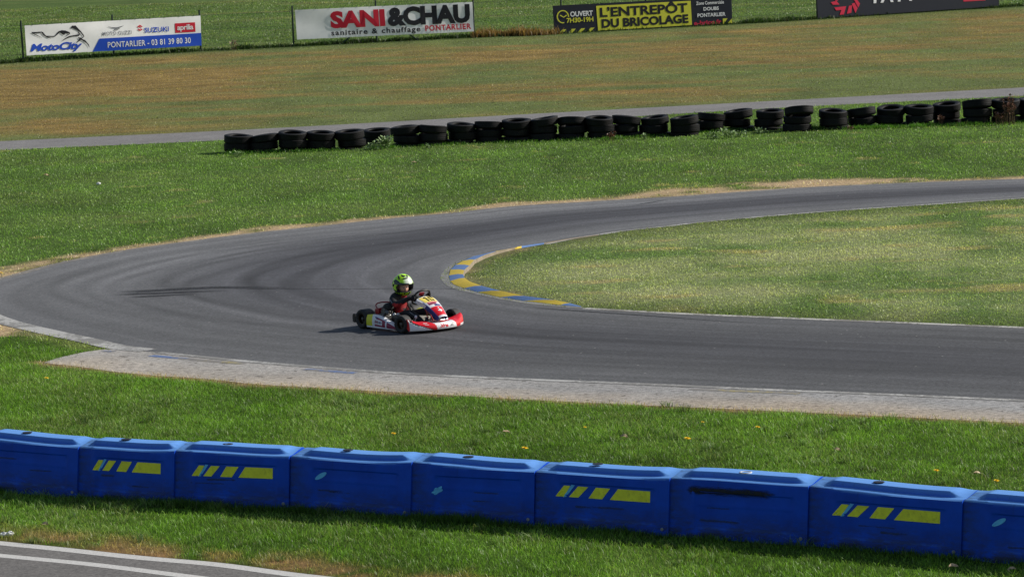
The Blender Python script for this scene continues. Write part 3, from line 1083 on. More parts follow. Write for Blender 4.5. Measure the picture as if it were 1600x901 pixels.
tyre_proto = []
for q, (Rr, wd) in enumerate([(.330, .185), (.338, .195), (.322, .174), (.345, .205)]):
    o = tyre_mesh('tyre', Rr, wd, q).build('tyre', M_TYRE, None, True, 35)
    tyre_proto.append((o.data, Rr, wd))
    bpy.data.objects.remove(o)

# stack: centre px, top px, bottom px, size class, extra tilt of the top tyre (deg about its x axis, about y)
STACKS = [(372, 208, 240, 0, 3, 0), (414, 207, 239, 2, 3, -4), (457, 203, 238, 0, 6, 3), (501, 203, 236, 0, 2, -4), (546, 201, 234, 1, 3, 1), (588.5, 199, 226, 2, 4, -3), (633, 194, 229, 1, 2, -1),
          (676.5, 193, 228, 0, 4, -5), (721, 190, 225, 0, 5, 0), (764, 187, 223, 2, 3, -6), (808, 184, 222, 1, 4, -2), (851.5, 181, 220.5, 0, 6, 3), (895, 180, 219, 0, 7, 0), (937, 180, 218, 2, 6, -1),
          (980, 178, 215, 1, 6, -3), (1025, 179, 213, 0, 5, 2), (1071, 179, 213, 0, 6, 1), (1113, 174, 207, 2, 6, -5), (1155.5, 169, 204, 1, 6, -3), (1205.5, 169, 204, 0, 3, -2), (1251, 164, 206, 1, 12, -2),
          (1304, 169, 203, 0, 7, 1), (1348.5, 165.5, 200, 1, 5, -6), (1395, 164, 198, 0, 8, 5), (1439, 162, 197, 1, 4, -3), (1482.5, 158, 194, 0, 7, -1), (1530, 153, 195, 3, 9, 0), (1575, 152, 193, 1, 4, 1), (1617, 150, 191, 1, 5, 0)]
TY_NEAR = []
for si, (cx, ty_, by_, cl, tx, tyy) in enumerate(STACKS):
    base = gp(cx, by_)
    sc_ = FOC / math.hypot(base.y, CAM_H)
    top_h = (by_ - ty_) / sc_ - .02
    me, Rr, wd = tyre_proto[cl]
    bc = gp(cx, by_) + Vector((0, Rr * .98, 0))
    TY_NEAR.append(base.copy())
    rnd = random.Random(100 + si)
    nt_ = 3
    rise = .05
    zc = top_h - rise - wd / 2
    pos = []
    for k in range(nt_):
        pos.append(zc)
        zc -= wd * .99
    for k, z in enumerate(pos):
        if z + wd / 2 < .015:
            continue
        pm = [tyre_proto[cl], tyre_proto[(cl + 1) % 3], tyre_proto[cl]][k] if cl < 3 else tyre_proto[cl]
        o = bpy.data.objects.new('tyre', pm[0])
        COL.objects.link(o)
        jx, jy = (rnd.uniform(-.065, .065), rnd.uniform(-.04, .04)) if k else (0, 0)
        o.location = (bc.x + jx, bc.y + jy, z)
        if k == 0:
            o.rotation_euler = (R(tx * .75 + 2.5), R(-tyy), rnd.uniform(0, 6.28))
        else:
            o.rotation_euler = (R(rnd.uniform(1, 3.5)), R(-tyy * .4 + rnd.uniform(-3, 3)), rnd.uniform(0, 6.28))
        where = ['on top', 'in the middle', 'at the bottom'][k]
        if False:
            pass
        elif si == 0 and k == 0:
            lab = 'worn black tyre on top of the leftmost stack of the tyre row'
        elif si == 26:
            lab = 'large thick black tyre %s of the stack left of the reddish dry weeds' % where
        else:
            lab = 'black tyre %s of the %s stack from the left in the tyre row' % (where, ORD[si])
        tag(o, lab, 'tyre', 'old tyres stacked in a row along the grass bank')

# ------------------------------------------------------------------ blue plastic barrier blocks
m, n, b, L = new_mat('faded blue plastic')
tc = n.nodes.new('ShaderNodeTexCoord')
oi = n.nodes.new('ShaderNodeObjectInfo')
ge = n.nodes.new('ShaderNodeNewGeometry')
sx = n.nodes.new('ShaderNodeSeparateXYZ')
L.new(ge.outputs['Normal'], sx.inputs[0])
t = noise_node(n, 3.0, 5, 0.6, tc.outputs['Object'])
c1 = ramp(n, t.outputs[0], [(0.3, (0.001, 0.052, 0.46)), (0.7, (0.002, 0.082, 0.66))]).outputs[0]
up = ramp(n, sx.outputs[2], [(0.25, (0, 0, 0)), (0.8, (0.85,) * 3)]).outputs[0]       # bleached upper faces, with their sunlit look put into the colour
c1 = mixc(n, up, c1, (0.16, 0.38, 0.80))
sp_ = n.nodes.new('ShaderNodeSeparateXYZ')
L.new(tc.outputs['Object'], sp_.inputs[0])
low_ = ramp(n, sp_.outputs[2], [(0.04, (1, 1, 1)), (0.30, (0, 0, 0))]).outputs[0]
mp = n.nodes.new('ShaderNodeMapping')
mp.inputs['Scale'].default_value = (1.1, 3, 3.2)
L.new(tc.outputs['Object'], mp.inputs['Vector'])
t2 = noise_node(n, 4, 6, 0.75, mp.outputs[0])
g1 = ramp(n, t2.outputs[0], [(0.38, (0, 0, 0)), (0.60, (1, 1, 1))]).outputs[0]
gr = mixc(n, 1.0, low_, g1, 'MULTIPLY')
c1 = mixc(n, mixc(n, 1.0, gr, (.9, .9, .9), 'MULTIPLY'), c1, (0.030, 0.034, 0.020))
endx = ramp(n, sp_.outputs[0], [(0.02, (1, 1, 1)), (0.24, (0, 0, 0))]).outputs[0]      # moss-dark left end
g2 = ramp(n, t2.outputs[0], [(0.36, (0.0,) * 3), (0.62, (0.75,) * 3)]).outputs[0]
c1 = mixc(n, mixc(n, 1.0, endx, g2, 'MULTIPLY'), c1, (0.026, 0.036, 0.030))
mp2 = n.nodes.new('ShaderNodeMapping')
mp2.inputs['Scale'].default_value = (10, 10, 1.0)
L.new(tc.outputs['Object'], mp2.inputs['Vector'])
t4 = noise_node(n, 2.2, 5, 0.7, mp2.outputs[0])
c1 = mixc(n, ramp(n, t4.outputs[0], [(.60, (0, 0, 0)), (.78, (.4,) * 3)]).outputs[0], c1, (0.012, 0.045, 0.20))
L.new(c1, b.inputs['Base Color'])
b.inputs['Roughness'].default_value = 0.55
b.inputs['Specular IOR Level'].default_value = 0.22
bump(n, t.outputs[0], 0.25, 0.02, b)
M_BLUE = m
M_STK = plain('yellow sticker', (0.92, 0.88, 0.03), 0.5, .18, 9, dirt=(.10, .11, .04), dirt_amt=.35)
M_OVAL = plain('pale blue sticker', (0.10, 0.50, 0.97), 0.45, .2, 9)
M_PLUG = plain('grey plug', (0.26, 0.27, 0.27), 0.6, .3, 40)
M_HOLE = plain('dark hole', (0.006, 0.012, 0.03), 0.8)
M_WRING = plain('white ring plastic', (0.62, 0.62, 0.60), 0.5, .15, 30)
m, n, b, L = new_mat('rubber scuff')
tc = n.nodes.new('ShaderNodeTexCoord')
mp = n.nodes.new('ShaderNodeMapping')
mp.inputs['Scale'].default_value = (5, 10, 26)
L.new(tc.outputs['Object'], mp.inputs['Vector'])
t = noise_node(n, 1.6, 7, 0.8, mp.outputs[0])
sg = n.nodes.new('ShaderNodeSeparateXYZ')
L.new(tc.outputs['Generated'], sg.inputs[0])
ez = ramp(n, sg.outputs[2], [(0.0, (0, 0, 0)), (.42, (1, 1, 1)), (.60, (1, 1, 1)), (1.0, (0, 0, 0))]).outputs[0]
ex = ramp(n, sg.outputs[0], [(0.0, (0, 0, 0)), (.12, (1, 1, 1)), (.80, (.9, .9, .9)), (1.0, (0, 0, 0))]).outputs[0]
ee_ = mixc(n, 1.0, ez, ex, 'MULTIPLY')
sm_ = n.nodes.new('ShaderNodeMath')
sm_.operation = 'MULTIPLY_ADD'
L.new(ee_, sm_.inputs[0])
sm_.inputs[1].default_value = .55
L.new(t.outputs[0], sm_.inputs[2])
L.new(ramp(n, sm_.outputs[0], [(.72, (0, 0, 0)), (1.0, (.92,) * 3)]).outputs[0], b.inputs['Alpha'])
b.inputs['Base Color'].default_value = (.006, .008, .016, 1)
b.inputs['Roughness'].default_value = .7
M_SCUFF = m
m2 = m.copy()
m2.name = 'pale scrape'
for nd in m2.node_tree.nodes:
    if nd.type == 'VALTORGB' and abs(nd.color_ramp.elements[0].position - .72) < .01:
        nd.color_ramp.elements[0].position = .86
        nd.color_ramp.elements[1].color = (.55, .55, .55, 1)
m2.node_tree.nodes['Principled BSDF'].inputs['Base Color'].default_value = (.035, .055, .10, 1)
M_SCUFF2 = m2

BH = .560          # height of the shelf


def front_y(x, z, Lb):
    """depth of the front face at (x, z): leans back a little, recessed panel, dished left end"""
    y = .012 + .060 * z / BH
    k = min(1, max(0, (.17 * Lb - x) / (.05 * Lb)))
    y += .020 * k
    px = min((x - .19 * Lb) / .02, (.90 * Lb - x) / .02, (z - .10) / .015, (.455 - z) / .015)
    y += .010 * min(1, max(0, px))
    if abs(z - .33) < .012 and .19 * Lb < x < .9 * Lb:
        y -= .004
    return y


JH = [.004, -.010, .008, -.004, .016, -.014, .006, .010, -.010, .004]


def barrier_block(Lb, seed):
    mb = MB()
    rnd = random.Random(seed + 40)
    w0, w1, w2 = JH[seed], JH[seed + 1] - JH[seed], rnd.uniform(-.022, .010)
    xs = sorted(set([0.0004, .010] + [Lb * q for q in (.03, .06, .09, .12, .135, .155, .17, .18, .19, .205, .25, .35, .45, .55, .65, .72, .78, .82, .85, .87, .885, .90, .915, .94, .97)] + [Lb - .010, Lb - .0004]))
    zs = [-.03, .0, .05, .09, .105, .13, .2, .3, .315, .33, .345, .40, .44, .455, .47, .50, .535]
    rings = []
    for x in xs:
        f = x / Lb
        e = min(1, max(0, min((f - .07) / .04, (.975 - f) / .10)))
        e = e * e * (3 - 2 * e)
        endc = 0.0
        rg = [(x, front_y(x, z, Lb) + endc, z) for z in zs]
        h = BH - endc + w0 + w1 * f + w2 * math.sin(math.pi * f) + .004 * math.sin(f * 6.2832)
        y0 = front_y(x, BH, Lb)
        rg += [(x, y0 + .006 + endc, h - .008), (x, y0 + .018 + endc, h), (x, .150, h + .002)]
        rg += [(x, .162, h + .003 + .003 * e), (x, .180, h + .006 + .040 * e), (x, .194, h + .008 + .050 * e), (x, .27, h + .024 + .037 * e), (x, .36, h + .042 + .020 * e), (x, .40, h + .042 + .016 * e),
               (x, .42, h + .038 + .012 * e), (x, .435, h + .022), (x, .443, h - .015), (x, .46, .25), (x, .47, -.03)]
        rings.append(rg)
    k = len(rings[0])
    vs = [p for r_ in rings for p in r_]
    fs = []
    for i in range(len(rings) - 1):
        for j in range(k - 1):
            fs.append((i * k + j, (i + 1) * k + j, (i + 1) * k + j + 1, i * k + j + 1))
    fs.append(tuple(range(k))[::-1])
    fs.append(tuple((len(rings) - 1) * k + j for j in range(k)))
    mb.add(vs, fs)
    return mb


def on_face(Lb, poly, off=.003):
    """fan of a polygon laid on the front face, coordinates (x, z)"""
    return [(x, front_y(x, z, Lb) - off, z) for x, z in poly]


def grid_patch(mb, Lb, quad, nx=8, nz=3, off=.003, mi=0):
    (a, b_, c_, d_) = quad
    vs = []
    for j in range(nz + 1):
        v = j / nz
        for i in range(nx + 1):
            u = i / nx
            x = (a[0] * (1 - u) + b_[0] * u) * (1 - v) + (d_[0] * (1 - u) + c_[0] * u) * v
            z = (a[1] * (1 - u) + b_[1] * u) * (1 - v) + (d_[1] * (1 - u) + c_[1] * u) * v
            vs.append((x, front_y(x, z, Lb) - off, z))
    fs = [(j * (nx + 1) + i, j * (nx + 1) + i + 1, (j + 1) * (nx + 1) + i + 1, (j + 1) * (nx + 1) + i) for j in range(nz) for i in range(nx)]
    mb.add(vs, fs, mi)


BLOCK_LABELS = ['plain blue plastic barrier block at the left edge, without stickers', 'shortest blue barrier block with yellow slanted stripes, leftmost of the striped ones',
                'blue barrier block with yellow stripes, second striped one from the left', 'blue barrier block with one slanted pale blue oval sticker, left of the kart',
                'blue barrier block with a ragged scrap of pale blue sticker near mid-face', 'blue barrier block with yellow stripes near the middle of the row',
                'blue barrier block with a long black rubber scuff and a white ring on top', 'longest blue barrier block with yellow stripes, rightmost striped one',
                'blue barrier block with a pale blue oval sticker at the right edge']
for i in range(9):
    A_, B_ = BAR[i], BAR[i + 1]
    d = B_ - A_
    Lb = d.length
    rt = empty('barrier_block', A_, math.atan2(d.y, d.x))
    tag(rt, BLOCK_LABELS[i], 'barrier', 'blue plastic barrier blocks in a line')
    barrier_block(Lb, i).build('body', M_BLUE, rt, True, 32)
    kind = [None, 's', 's', 'o', 'r', 's', 'scuff', 's', 'o'][i]
    if kind == 's':
        x0, x1 = Lb * .16, Lb * .86
        zb, zt = .315, .425
        W_ = x1 - x0
        for s_ in ([0, .085, .153, .085], [.14, .24, .344, .235], [.35, .495, .577, .426], [.577, 1, 1, .66]):
            mb = MB()
            grid_patch(mb, Lb, [(x0 + W_ * s_[0], zb), (x0 + W_ * s_[1], zb), (x0 + W_ * s_[2], zt), (x0 + W_ * s_[3], zt)], off=.004)
            mb.build('stripe_sticker', M_STK, rt, False)
        mb = MB()
        q = [(x0 + W_ * .075, zb - .01), (x0 + W_ * .11, zb + .0), (x0 + W_ * .20, zt + .008), (x0 + W_ * .165, zt + .012)]
        grid_patch(mb, Lb, q, 4, 4, off=.002)
        o = mb.build('oval_sticker', M_OVAL, rt, False)
        o['label'] = 'pale blue sticker half hidden behind the yellow stripes'
    if kind in ('o', 'r'):
        cx_, cz_ = (Lb * .26, .375) if kind == 'o' else (Lb * .215, .305)
        if i == 8:
            cx_ = Lb * .24
        pts = []
        for k in range(28):
            q = 2 * math.pi * k / 28
            a_, b_ = .078, .024
            if kind == 'r':
                rr = 1 + .35 * math.sin(3 * q + 1) * math.sin(q * 2)
                a_, b_ = .062 * rr, .030 * rr
            u_, v_ = a_ * math.cos(q), b_ * math.sin(q)
            pts.append((cx_ + u_ * .88 - v_ * .47, cz_ + u_ * .47 + v_ * .88))
        mb = MB()
        vs = on_face(Lb, [(cx_, cz_)] + pts, .004)
        mb.add(vs, [(0, k + 1, (k + 1) % 28 + 1) for k in range(28)])
        mb.build('oval_sticker', M_OVAL, rt, False)
    if kind == 'scuff':
        mb = MB()
        grid_patch(mb, Lb, [(Lb * .08, .42), (Lb * .84, .40), (Lb * .84, .50), (Lb * .08, .532)], 20, 4, off=.0035)
        mb.build('scuff_mark', M_SCUFF, rt, False)
    rs = random.Random(70 + i)
    for q in range(2):
        x0_ = Lb * rs.uniform(.08, .55)
        z0_ = rs.uniform(.12, .30) if kind else rs.uniform(.15, .45)
        ln_, hh_ = Lb * rs.uniform(.18, .40), rs.uniform(.02, .045)
        sl_ = rs.uniform(-.03, .03)
        mb = MB()
        grid_patch(mb, Lb, [(x0_, z0_), (x0_ + ln_, z0_ + sl_), (x0_ + ln_, z0_ + sl_ + hh_), (x0_, z0_ + hh_)], 10, 3, off=.0022)
        mb.build('scuff_mark', M_SCUFF2, rt, False)
    # drain plug low on the right end
    mb = MB()
    xx = Lb * .955
    yy = front_y(xx, .055, Lb)
    mb.lathe([(0, -.010), (.013, -.010), (.017, -.006), (.017, .004), (.0, .004)], (0, 1, 0), (xx, yy, .065), 14)
    mb.build('drain_plug', M_PLUG, rt)
    # filler hole, or the white ring, on the ridge
    mb = MB()
    if i == 6:
        q = .50
        mb.tube([(Lb * q + .055 * math.cos(a_), .248 + .05 * math.sin(a_), BH + .072) for a_ in [2 * math.pi * k / 20 for k in range(20)]], .010, 8, 0, True)
        mb.build('filler_ring', M_WRING, rt)
    else:
        q = .40
        mb.lathe([(0, .002), (.030, .002), (.045, .004), (.050, .0035), (.050, -.002)], (0, 0, 1), (Lb * q, .268, BH + .0635), 18)
        mb.v = [(Lb * q + (x - Lb * q) * 1.1, y, z) for x, y, z in mb.v]
        mb.build('filler_cap', M_HOLE, rt)

# ------------------------------------------------------------------ lettering
def text_mesh(s, bold=0.0, shear=0.0, space=1.0):
    cu = bpy.data.curves.new('t', 'FONT')
    cu.body = s
    cu.size = 1.0
    cu.offset = bold
    cu.shear = shear
    cu.space_character = space
    cu.resolution_u = 3
    ob = bpy.data.objects.new('t', cu)
    COL.objects.link(ob)
    bpy.context.view_layer.update()
    me = bpy.data.meshes.new_from_object(ob.evaluated_get(bpy.context.evaluated_depsgraph_get()))
    V = np.array([v.co[:2] for v in me.vertices])
    F = [tuple(p.vertices) for p in me.polygons]
    bpy.data.objects.remove(ob)
    bpy.data.curves.remove(cu)
    bpy.data.meshes.remove(me)
    mn, mx = V.min(0), V.max(0)
    V = (V - mn) / (mx - mn)
    return V, F


class Board:
    """a flat sign hung between four world corners; content is laid out in (s,t), t downwards"""

    def __init__(self, px4, A, B, sag=0.0):
        self.c = [on_wall(p[0], p[1], A, B) for p in px4]      # TL TR BR BL
        self.n = Vector(((B - A).y, -(B - A).x, 0)).normalized()
        if self.n.y > 0:
            self.n = -self.n
        self.sag = sag
        self.org = (self.c[3] + self.c[2]) / 2
        self.org.z = 0

    def P(self, s, t, off=0.0):
        a = self.c[0].lerp(self.c[1], s)
        b_ = self.c[3].lerp(self.c[2], s)
        p = a.lerp(b_, t)
        wv = self.sag * (math.sin(s * 23 + t * 3) * .5 + math.sin(s * 9.1 - t * 5) * .7 + .8 * math.sin(t * 3.1) * math.sin(s * 3.14))
        scal = self.sag * .6 * math.sin(s * 34) ** 2 * (1 if t < .5 else -1) * abs(t - .5) * 2
        return p + self.n * (off + wv) + Vector((0, 0, -scal * .8)) - self.org

    def sheet(self, mb, quad, off, nx=40, ny=8, mi=0):
        a, b_, c_, d_ = quad
        vs = []
        for j in range(ny + 1):
            v = j / ny
            for i in range(nx + 1):
                u = i / nx
                s = (a[0] * (1 - u) + b_[0] * u) * (1 - v) + (d_[0] * (1 - u) + c_[0] * u) * v
                t = (a[1] * (1 - u) + b_[1] * u) * (1 - v) + (d_[1] * (1 - u) + c_[1] * u) * v
                vs.append(self.P(s, t, off))
        fs = [(j * (nx + 1) + i, j * (nx + 1) + i + 1, (j + 1) * (nx + 1) + i + 1, (j + 1) * (nx + 1) + i) for j in range(ny) for i in range(nx)]
        mb.add(vs, fs, mi)

    def text(self, mb, s, box, off=.014, bold=0, shear=0, space=1.0, mi=0):
        """box: s0, t_top, s1, t_bottom, slope (t change over the text)"""
        V, F = text_mesh(s, bold, shear, space)
        s0, t0, s1, t1 = box[:4]
        pts = [self.P(s0 + (s1 - s0) * x, t1 + (t0 - t1) * y, off) for x, y in V]
        nw = len(s.split())
        if nw == 1:
            mb.add(pts, F, mi)
            return
        # one mesh per word: cut where the gaps between letters are widest
        xs_ = sorted((min(V[i][0] for i in f), max(V[i][0] for i in f)) for f in F)
        gaps, reach = [], xs_[0][1]
        for lo_, hi_ in xs_[1:]:
            if lo_ > reach:
                gaps.append((lo_ - reach, (lo_ + reach) / 2))
            reach = max(reach, hi_)
        cuts = sorted(c_ for _, c_ in sorted(gaps)[-(nw - 1):])
        mb.words = []
        for lo_, hi_ in zip([-1] + cuts, cuts + [2]):
            w_ = MB()
            fs_ = [f for f in F if lo_ < V[f[0]][0] < hi_]
            used = sorted(set(i for f in fs_ for i in f))
            re_ = {i: q for q, i in enumerate(used)}
            w_.add([pts[i] for i in used], [[re_[i] for i in f] for f in fs_])
            mb.words.append(w_)

    def stroke(self, mb, pts, wds, off=.014, mi=0):
        """calligraphic stroke in (s,t) px-like units"""
        n_ = len(pts)
        vs = []
        for i, (x, y) in enumerate(pts):
            x0, y0 = pts[max(0, i - 1)]
            x1, y1 = pts[min(n_ - 1, i + 1)]
            dx, dy = (x1 - x0) * 5.3, (y1 - y0)
            l = math.hypot(dx, dy) or 1
            w_ = wds[i] / 2
            vs.append(self.P(x - dy / l * w_ / 5.3, y + dx / l * w_, off))
            vs.append(self.P(x + dy / l * w_ / 5.3, y - dx / l * w_, off))
        mb.add(vs, [(2 * i, 2 * i + 1, 2 * i + 3, 2 * i + 2) for i in range(n_ - 1)], mi)

    def poly(self, mb, pts, off=.014, mi=0):
        mb.add([self.P(s, t, off) for s, t in pts], [tuple(range(len(pts)))], mi)


def sign_mat(name, col, rough=.55, var=.08):
    return plain(name, col, rough, var, 2.5, spec=.3)


M_VINYL = sign_mat('white vinyl', (0.97, 0.97, 0.97))
M_VBLUE = sign_mat('blue print', (0.010, 0.075, 0.55))
M_VRED = sign_mat('red print', (0.62, 0.014, 0.040))
M_VBLK = sign_mat('black print', (0.012, 0.013, 0.020))
M_VGREY = sign_mat('grey print', (0.20, 0.21, 0.23))
M_VWHT = sign_mat('white print', (0.86, 0.86, 0.88))
M_VYEL = sign_mat('yellow print', (0.72, 0.70, 0.06))
M_NAVY = sign_mat('navy board', (0.012, 0.016, 0.030))
M_PINK = sign_mat('red logo print', (0.66, 0.022, 0.070))
M_POST = plain('green painted post', (0.018, 0.040, 0.030), .5, .3, 8)
M_WIRE = plain('fence wire', (0.05, 0.07, 0.06), .5, .2, 8, metal=.6)
M_ROPE = plain('dark rope', (0.03, 0.03, 0.03), .8)


def lay(name, bd, rt, mat_, fn):
    mb = MB()
    fn(mb)
    if getattr(mb, 'words', None):
        return [w_.build(name, mat_, rt, False) for w_ in mb.words]
    return mb.build(name, mat_, rt, False)


def board_root(name, bd, label, cat='banner'):
    rt = empty(name, bd.org)
    return tag(rt, label, cat)


def ties(bd, rt, count):
    for t in (0, 1):
        mb = MB()
        for k in range(count):
            s = (k + .5) / count
            p, q = bd.P(s, t, .006), bd.P(s, t + (-.045 if t == 0 else .045), .0)
            mb.tube([p, q], .009, 5)
        o = mb.build('cable_ties', M_ROPE, rt, False)
        o['kind'] = 'stuff'


FG = [gp(a, b) for a, b in FENCE_PX]
# --- white banner at the left
fo = Vector((0, -.12, 0))
b1 = Board([(38.5, 40.2), (313.2, 24.6), (315, 71.5), (41.5, 87)], FG[0] + fo, FG[2] + fo, .012)
rt = board_root('banner', b1, 'white and blue motorcycle dealer banner, leftmost on the fence')
lay('sheet', b1, rt, M_VINYL, lambda mb: b1.sheet(mb, [(0, 0), (1, 0), (1, 1), (0, 1)], 0, 70, 10))
lay('blue_panel', b1, rt, M_VBLUE, lambda mb: b1.sheet(mb, [(.413, .575), (1, .58), (1, 1), (.372, 1)], .007, 50, 5))


def px1(px, py, bd=b1):
    """(s,t) of a spot on the left banner measured from its top-left corner in sheet lengths"""
    s = (px - 38.5) / 275.0
    t = (py - (40.2 - 15.6 * s)) / 46.7
    return (s - .008 * t, t)


lay('lettering', b1, rt, M_VBLUE, lambda mb: b1.text(mb, 'MotoCity', (.022, .625, .315, .955), .013, .035, .28, .93))
def fn(mb):
    z = lambda a, b_: px1(30 + a / 10.013, 10 + b_ / 10.013)
    b1.stroke(mb, [z(*p) for p in [(350, 495), (285, 462), (225, 432), (190, 412), (260, 411), (340, 405), (352, 412), (380, 448), (410, 470), (540, 472), (575, 440), (610, 400), (650, 390), (700, 402), (770, 415), (772, 428), (735, 452), (700, 470)]],
              [.005, .02, .03, .05, .04, .035, .045, .05, .035, .03, .04, .05, .06, .10, .04, .03, .02, .005], .013)
    b1.stroke(mb, [z(*p) for p in [(400, 458), (430, 480), (485, 507)]], [.02, .04, .005], .0135)
    b1.stroke(mb, [z(*p) for p in [(620, 397), (690, 440), (700, 405)]], [.03, .06, .03], .014)
    b1.stroke(mb, [z(*p) for p in [(660, 540), (700, 510), (760, 478), (830, 460), (910, 455), (918, 440), (905, 400)]], [.005, .03, .04, .035, .05, .05, .005], .013)
    b1.stroke(mb, [z(*p) for p in [(792, 345), (815, 322), (850, 328), (890, 358), (940, 400), (975, 445), (990, 470), (975, 490), (940, 505)]], [.02, .08, .12, .07, .04, .035, .03, .025, .01], .013)
    b1.stroke(mb, [z(*p) for p in [(900, 483), (935, 505), (970, 525), (1000, 540), (1040, 575), (1065, 605), (1080, 645)]], [.01, .07, .04, .06, .03, .03, .005], .0135)
    b1.stroke(mb, [z(*p) for p in [(950, 495), (930, 525), (905, 548), (880, 570)]], [.01, .05, .03, .005], .014)
lay('motorcycle_emblem', b1, rt, M_VBLK, fn)
lay('wing_emblem', b1, rt, M_VGREY, lambda mb: (b1.stroke(mb, [(.463, .19), (.49, .235), (.515, .25), (.53, .285)], [.006, .03, .04, .03], .013), b1.stroke(mb, [(.555, .19), (.535, .225), (.515, .25), (.50, .315)], [.006, .03, .04, .02], .0135), b1.stroke(mb, [(.497, .315), (.52, .315)], [.02, .02], .013)))
lay('lettering', b1, rt, M_VGREY, lambda mb: b1.text(mb, 'MOTO GUZZI', (.432, .36, .597, .485), .013, .006, 0, 1.1))
def fn(mb):
    z = lambda a, b_: px1(150 + a / 8.889, 10 + b_ / 8.889)
    b1.poly(mb, [z(*p) for p in [(597, 258), (637, 283), (618, 293), (597, 280), (583, 289), (637, 325), (597, 343), (560, 322), (578, 313), (597, 325), (612, 318), (558, 282)]], .013)
lay('star_emblem', b1, rt, M_VRED, fn)
lay('lettering', b1, rt, M_VBLUE, lambda mb: b1.text(mb, 'SUZUKI', (.672, .30, .812, .465), .013, .02, 0, 1.0))
lay('red_panel', b1, rt, M_VRED, lambda mb: b1.sheet(mb, [(.848, .21), (.966, .21), (.968, .53), (.850, .53)], .007, 8, 3))
lay('lettering', b1, rt, M_VWHT, lambda mb: b1.text(mb, 'aprilia', (.861, .265, .955, .50), .013, .014, 0, .88))
lay('lettering', b1, rt, M_VWHT, lambda mb: b1.text(mb, 'PONTARLIER - 03 81 39 80 30', (.458, .705, .938, .90), .013, .012, 0, 1.05))
ties(b1, rt, 12)

# --- white banner with big red and black letters
b2 = Board([(461, 15.8), (738, 3.2), (740.5, 49.5), (464, 62.2)], FG[3] + fo, FG[5] + fo, .012)
rt = board_root('banner', b2, 'white plumbing and heating banner with big red and black letters, second on the fence')
lay('sheet', b2, rt, M_VINYL, lambda mb: b2.sheet(mb, [(0, 0), (1, 0), (1, 1), (0, 1)], 0, 70, 10))
lay('lettering', b2, rt, M_VRED, lambda mb: b2.text(mb, 'SANI', (.192, .10, .498, .685), .013, .055, 0, .98))
lay('lettering', b2, rt, M_VBLK, lambda mb: b2.text(mb, '&CHAU', (.512, .055, .982, .70), .013, .055, 0, .98))
lay('lettering', b2, rt, M_VBLK, lambda mb: b2.text(mb, 'sanitaire & chauffage', (.192, .735, .695, .975), .013, .022, 0, 1.18))
lay('lettering', b2, rt, M_VRED, lambda mb: b2.text(mb, 'PONTARLIER', (.722, .72, .985, .915), .013, .03, 0, 1.15))
ties(b2, rt, 13)

# --- black and yellow hoarding
b3 = Board([(863.8, 9.5), (1142.5, -5.5), (1144.5, 37), (866.5, 54)], FG[6] + fo, FG[8] + fo, .0)
rt = board_root('hoarding', b3, 'black and yellow hardware store hoarding with opening hours, third on the fence', 'sign')
lay('board', b3, rt, M_NAVY, lambda mb: b3.sheet(mb, [(0, 0), (1, 0), (1, 1), (0, 1)], 0, 10, 4))
lay('yellow_panel', b3, rt, M_VYEL, lambda mb: b3.sheet(mb, [(.238, .085), (.768, .085), (.769, .965), (.241, .965)], .007, 10, 4))
lay('lettering', b3, rt, M_VBLK, lambda mb: b3.text(mb, "L'ENTREPÔT", (.256, .07, .748, .50), .013, .035, 0, 1.0))
lay('lettering', b3, rt, M_VBLK, lambda mb: b3.text(mb, 'DU BRICOLAGE', (.262, .56, .750, .885), .013, .045, 0, 1.0))
lay('lettering', b3, rt, M_VWHT, lambda mb: b3.text(mb, 'OUVERT', (.092, .235, .217, .42), .013, .03, 0, .95))
lay('lettering', b3, rt, M_VYEL, lambda mb: b3.text(mb, '7H30-19H', (.070, .455, .218, .63), .013, .025, 0, .95))
def fn(mb):
    pts = []
    for k in range(17):
        q = R(-4 + 284 * k / 16)
        pts.append((.051 + .0310 * math.cos(q), .40 - .215 * math.sin(q)))
    b3.stroke(mb, pts, [.035] * 17, .013)
    b3.stroke(mb, [(.036, .34), (.055, .42), (.072, .35)], [.035, .035, .035], .0135)
lay('clock_emblem', b3, rt, M_VYEL, fn)
for k in range(4):
    x = .022 + k * .052
    lay('hazard_stripe', b3, rt, M_VYEL, lambda mb: b3.poly(mb, [(x, .99), (x + .022, .99), (x + .044, .845), (x + .022, .845)], .013))
lay('hazard_stripe', b3, rt, M_VYEL, lambda mb: b3.poly(mb, [(.945, .99), (.945, .80), (.972, .80), (.950, .99)], .013))
lay('hazard_stripe', b3, rt, M_VYEL, lambda mb: b3.poly(mb, [(.972, .985), (.996, .82), (.998, .985)], .013))
lay('lettering', b3, rt, M_VWHT, lambda mb: b3.text(mb, 'Zone Commerciale', (.798, .13, .956, .255), .013, .02, 0, 1.0))
lay('lettering', b3, rt, M_VWHT, lambda mb: b3.text(mb, 'DOUBS', (.838, .345, .925, .475), .013, .03, 0, 1.0))
lay('lettering', b3, rt, M_VWHT, lambda mb: b3.text(mb, 'PONTARLIER', (.802, .565, .962, .705), .013, .025, 0, 1.0))
lay('lettering', b3, rt, M_PINK, lambda mb: b3.text(mb, 'e-brico.fr', (.780, .82, .936, .985), .013, .03, 0, 1.0))
mb = MB()
b3.sheet(mb, [(0, 0), (1, 0), (1, 1), (0, 1)], -.03, 10, 4)
mb.build('backing', M_POST, rt, False)

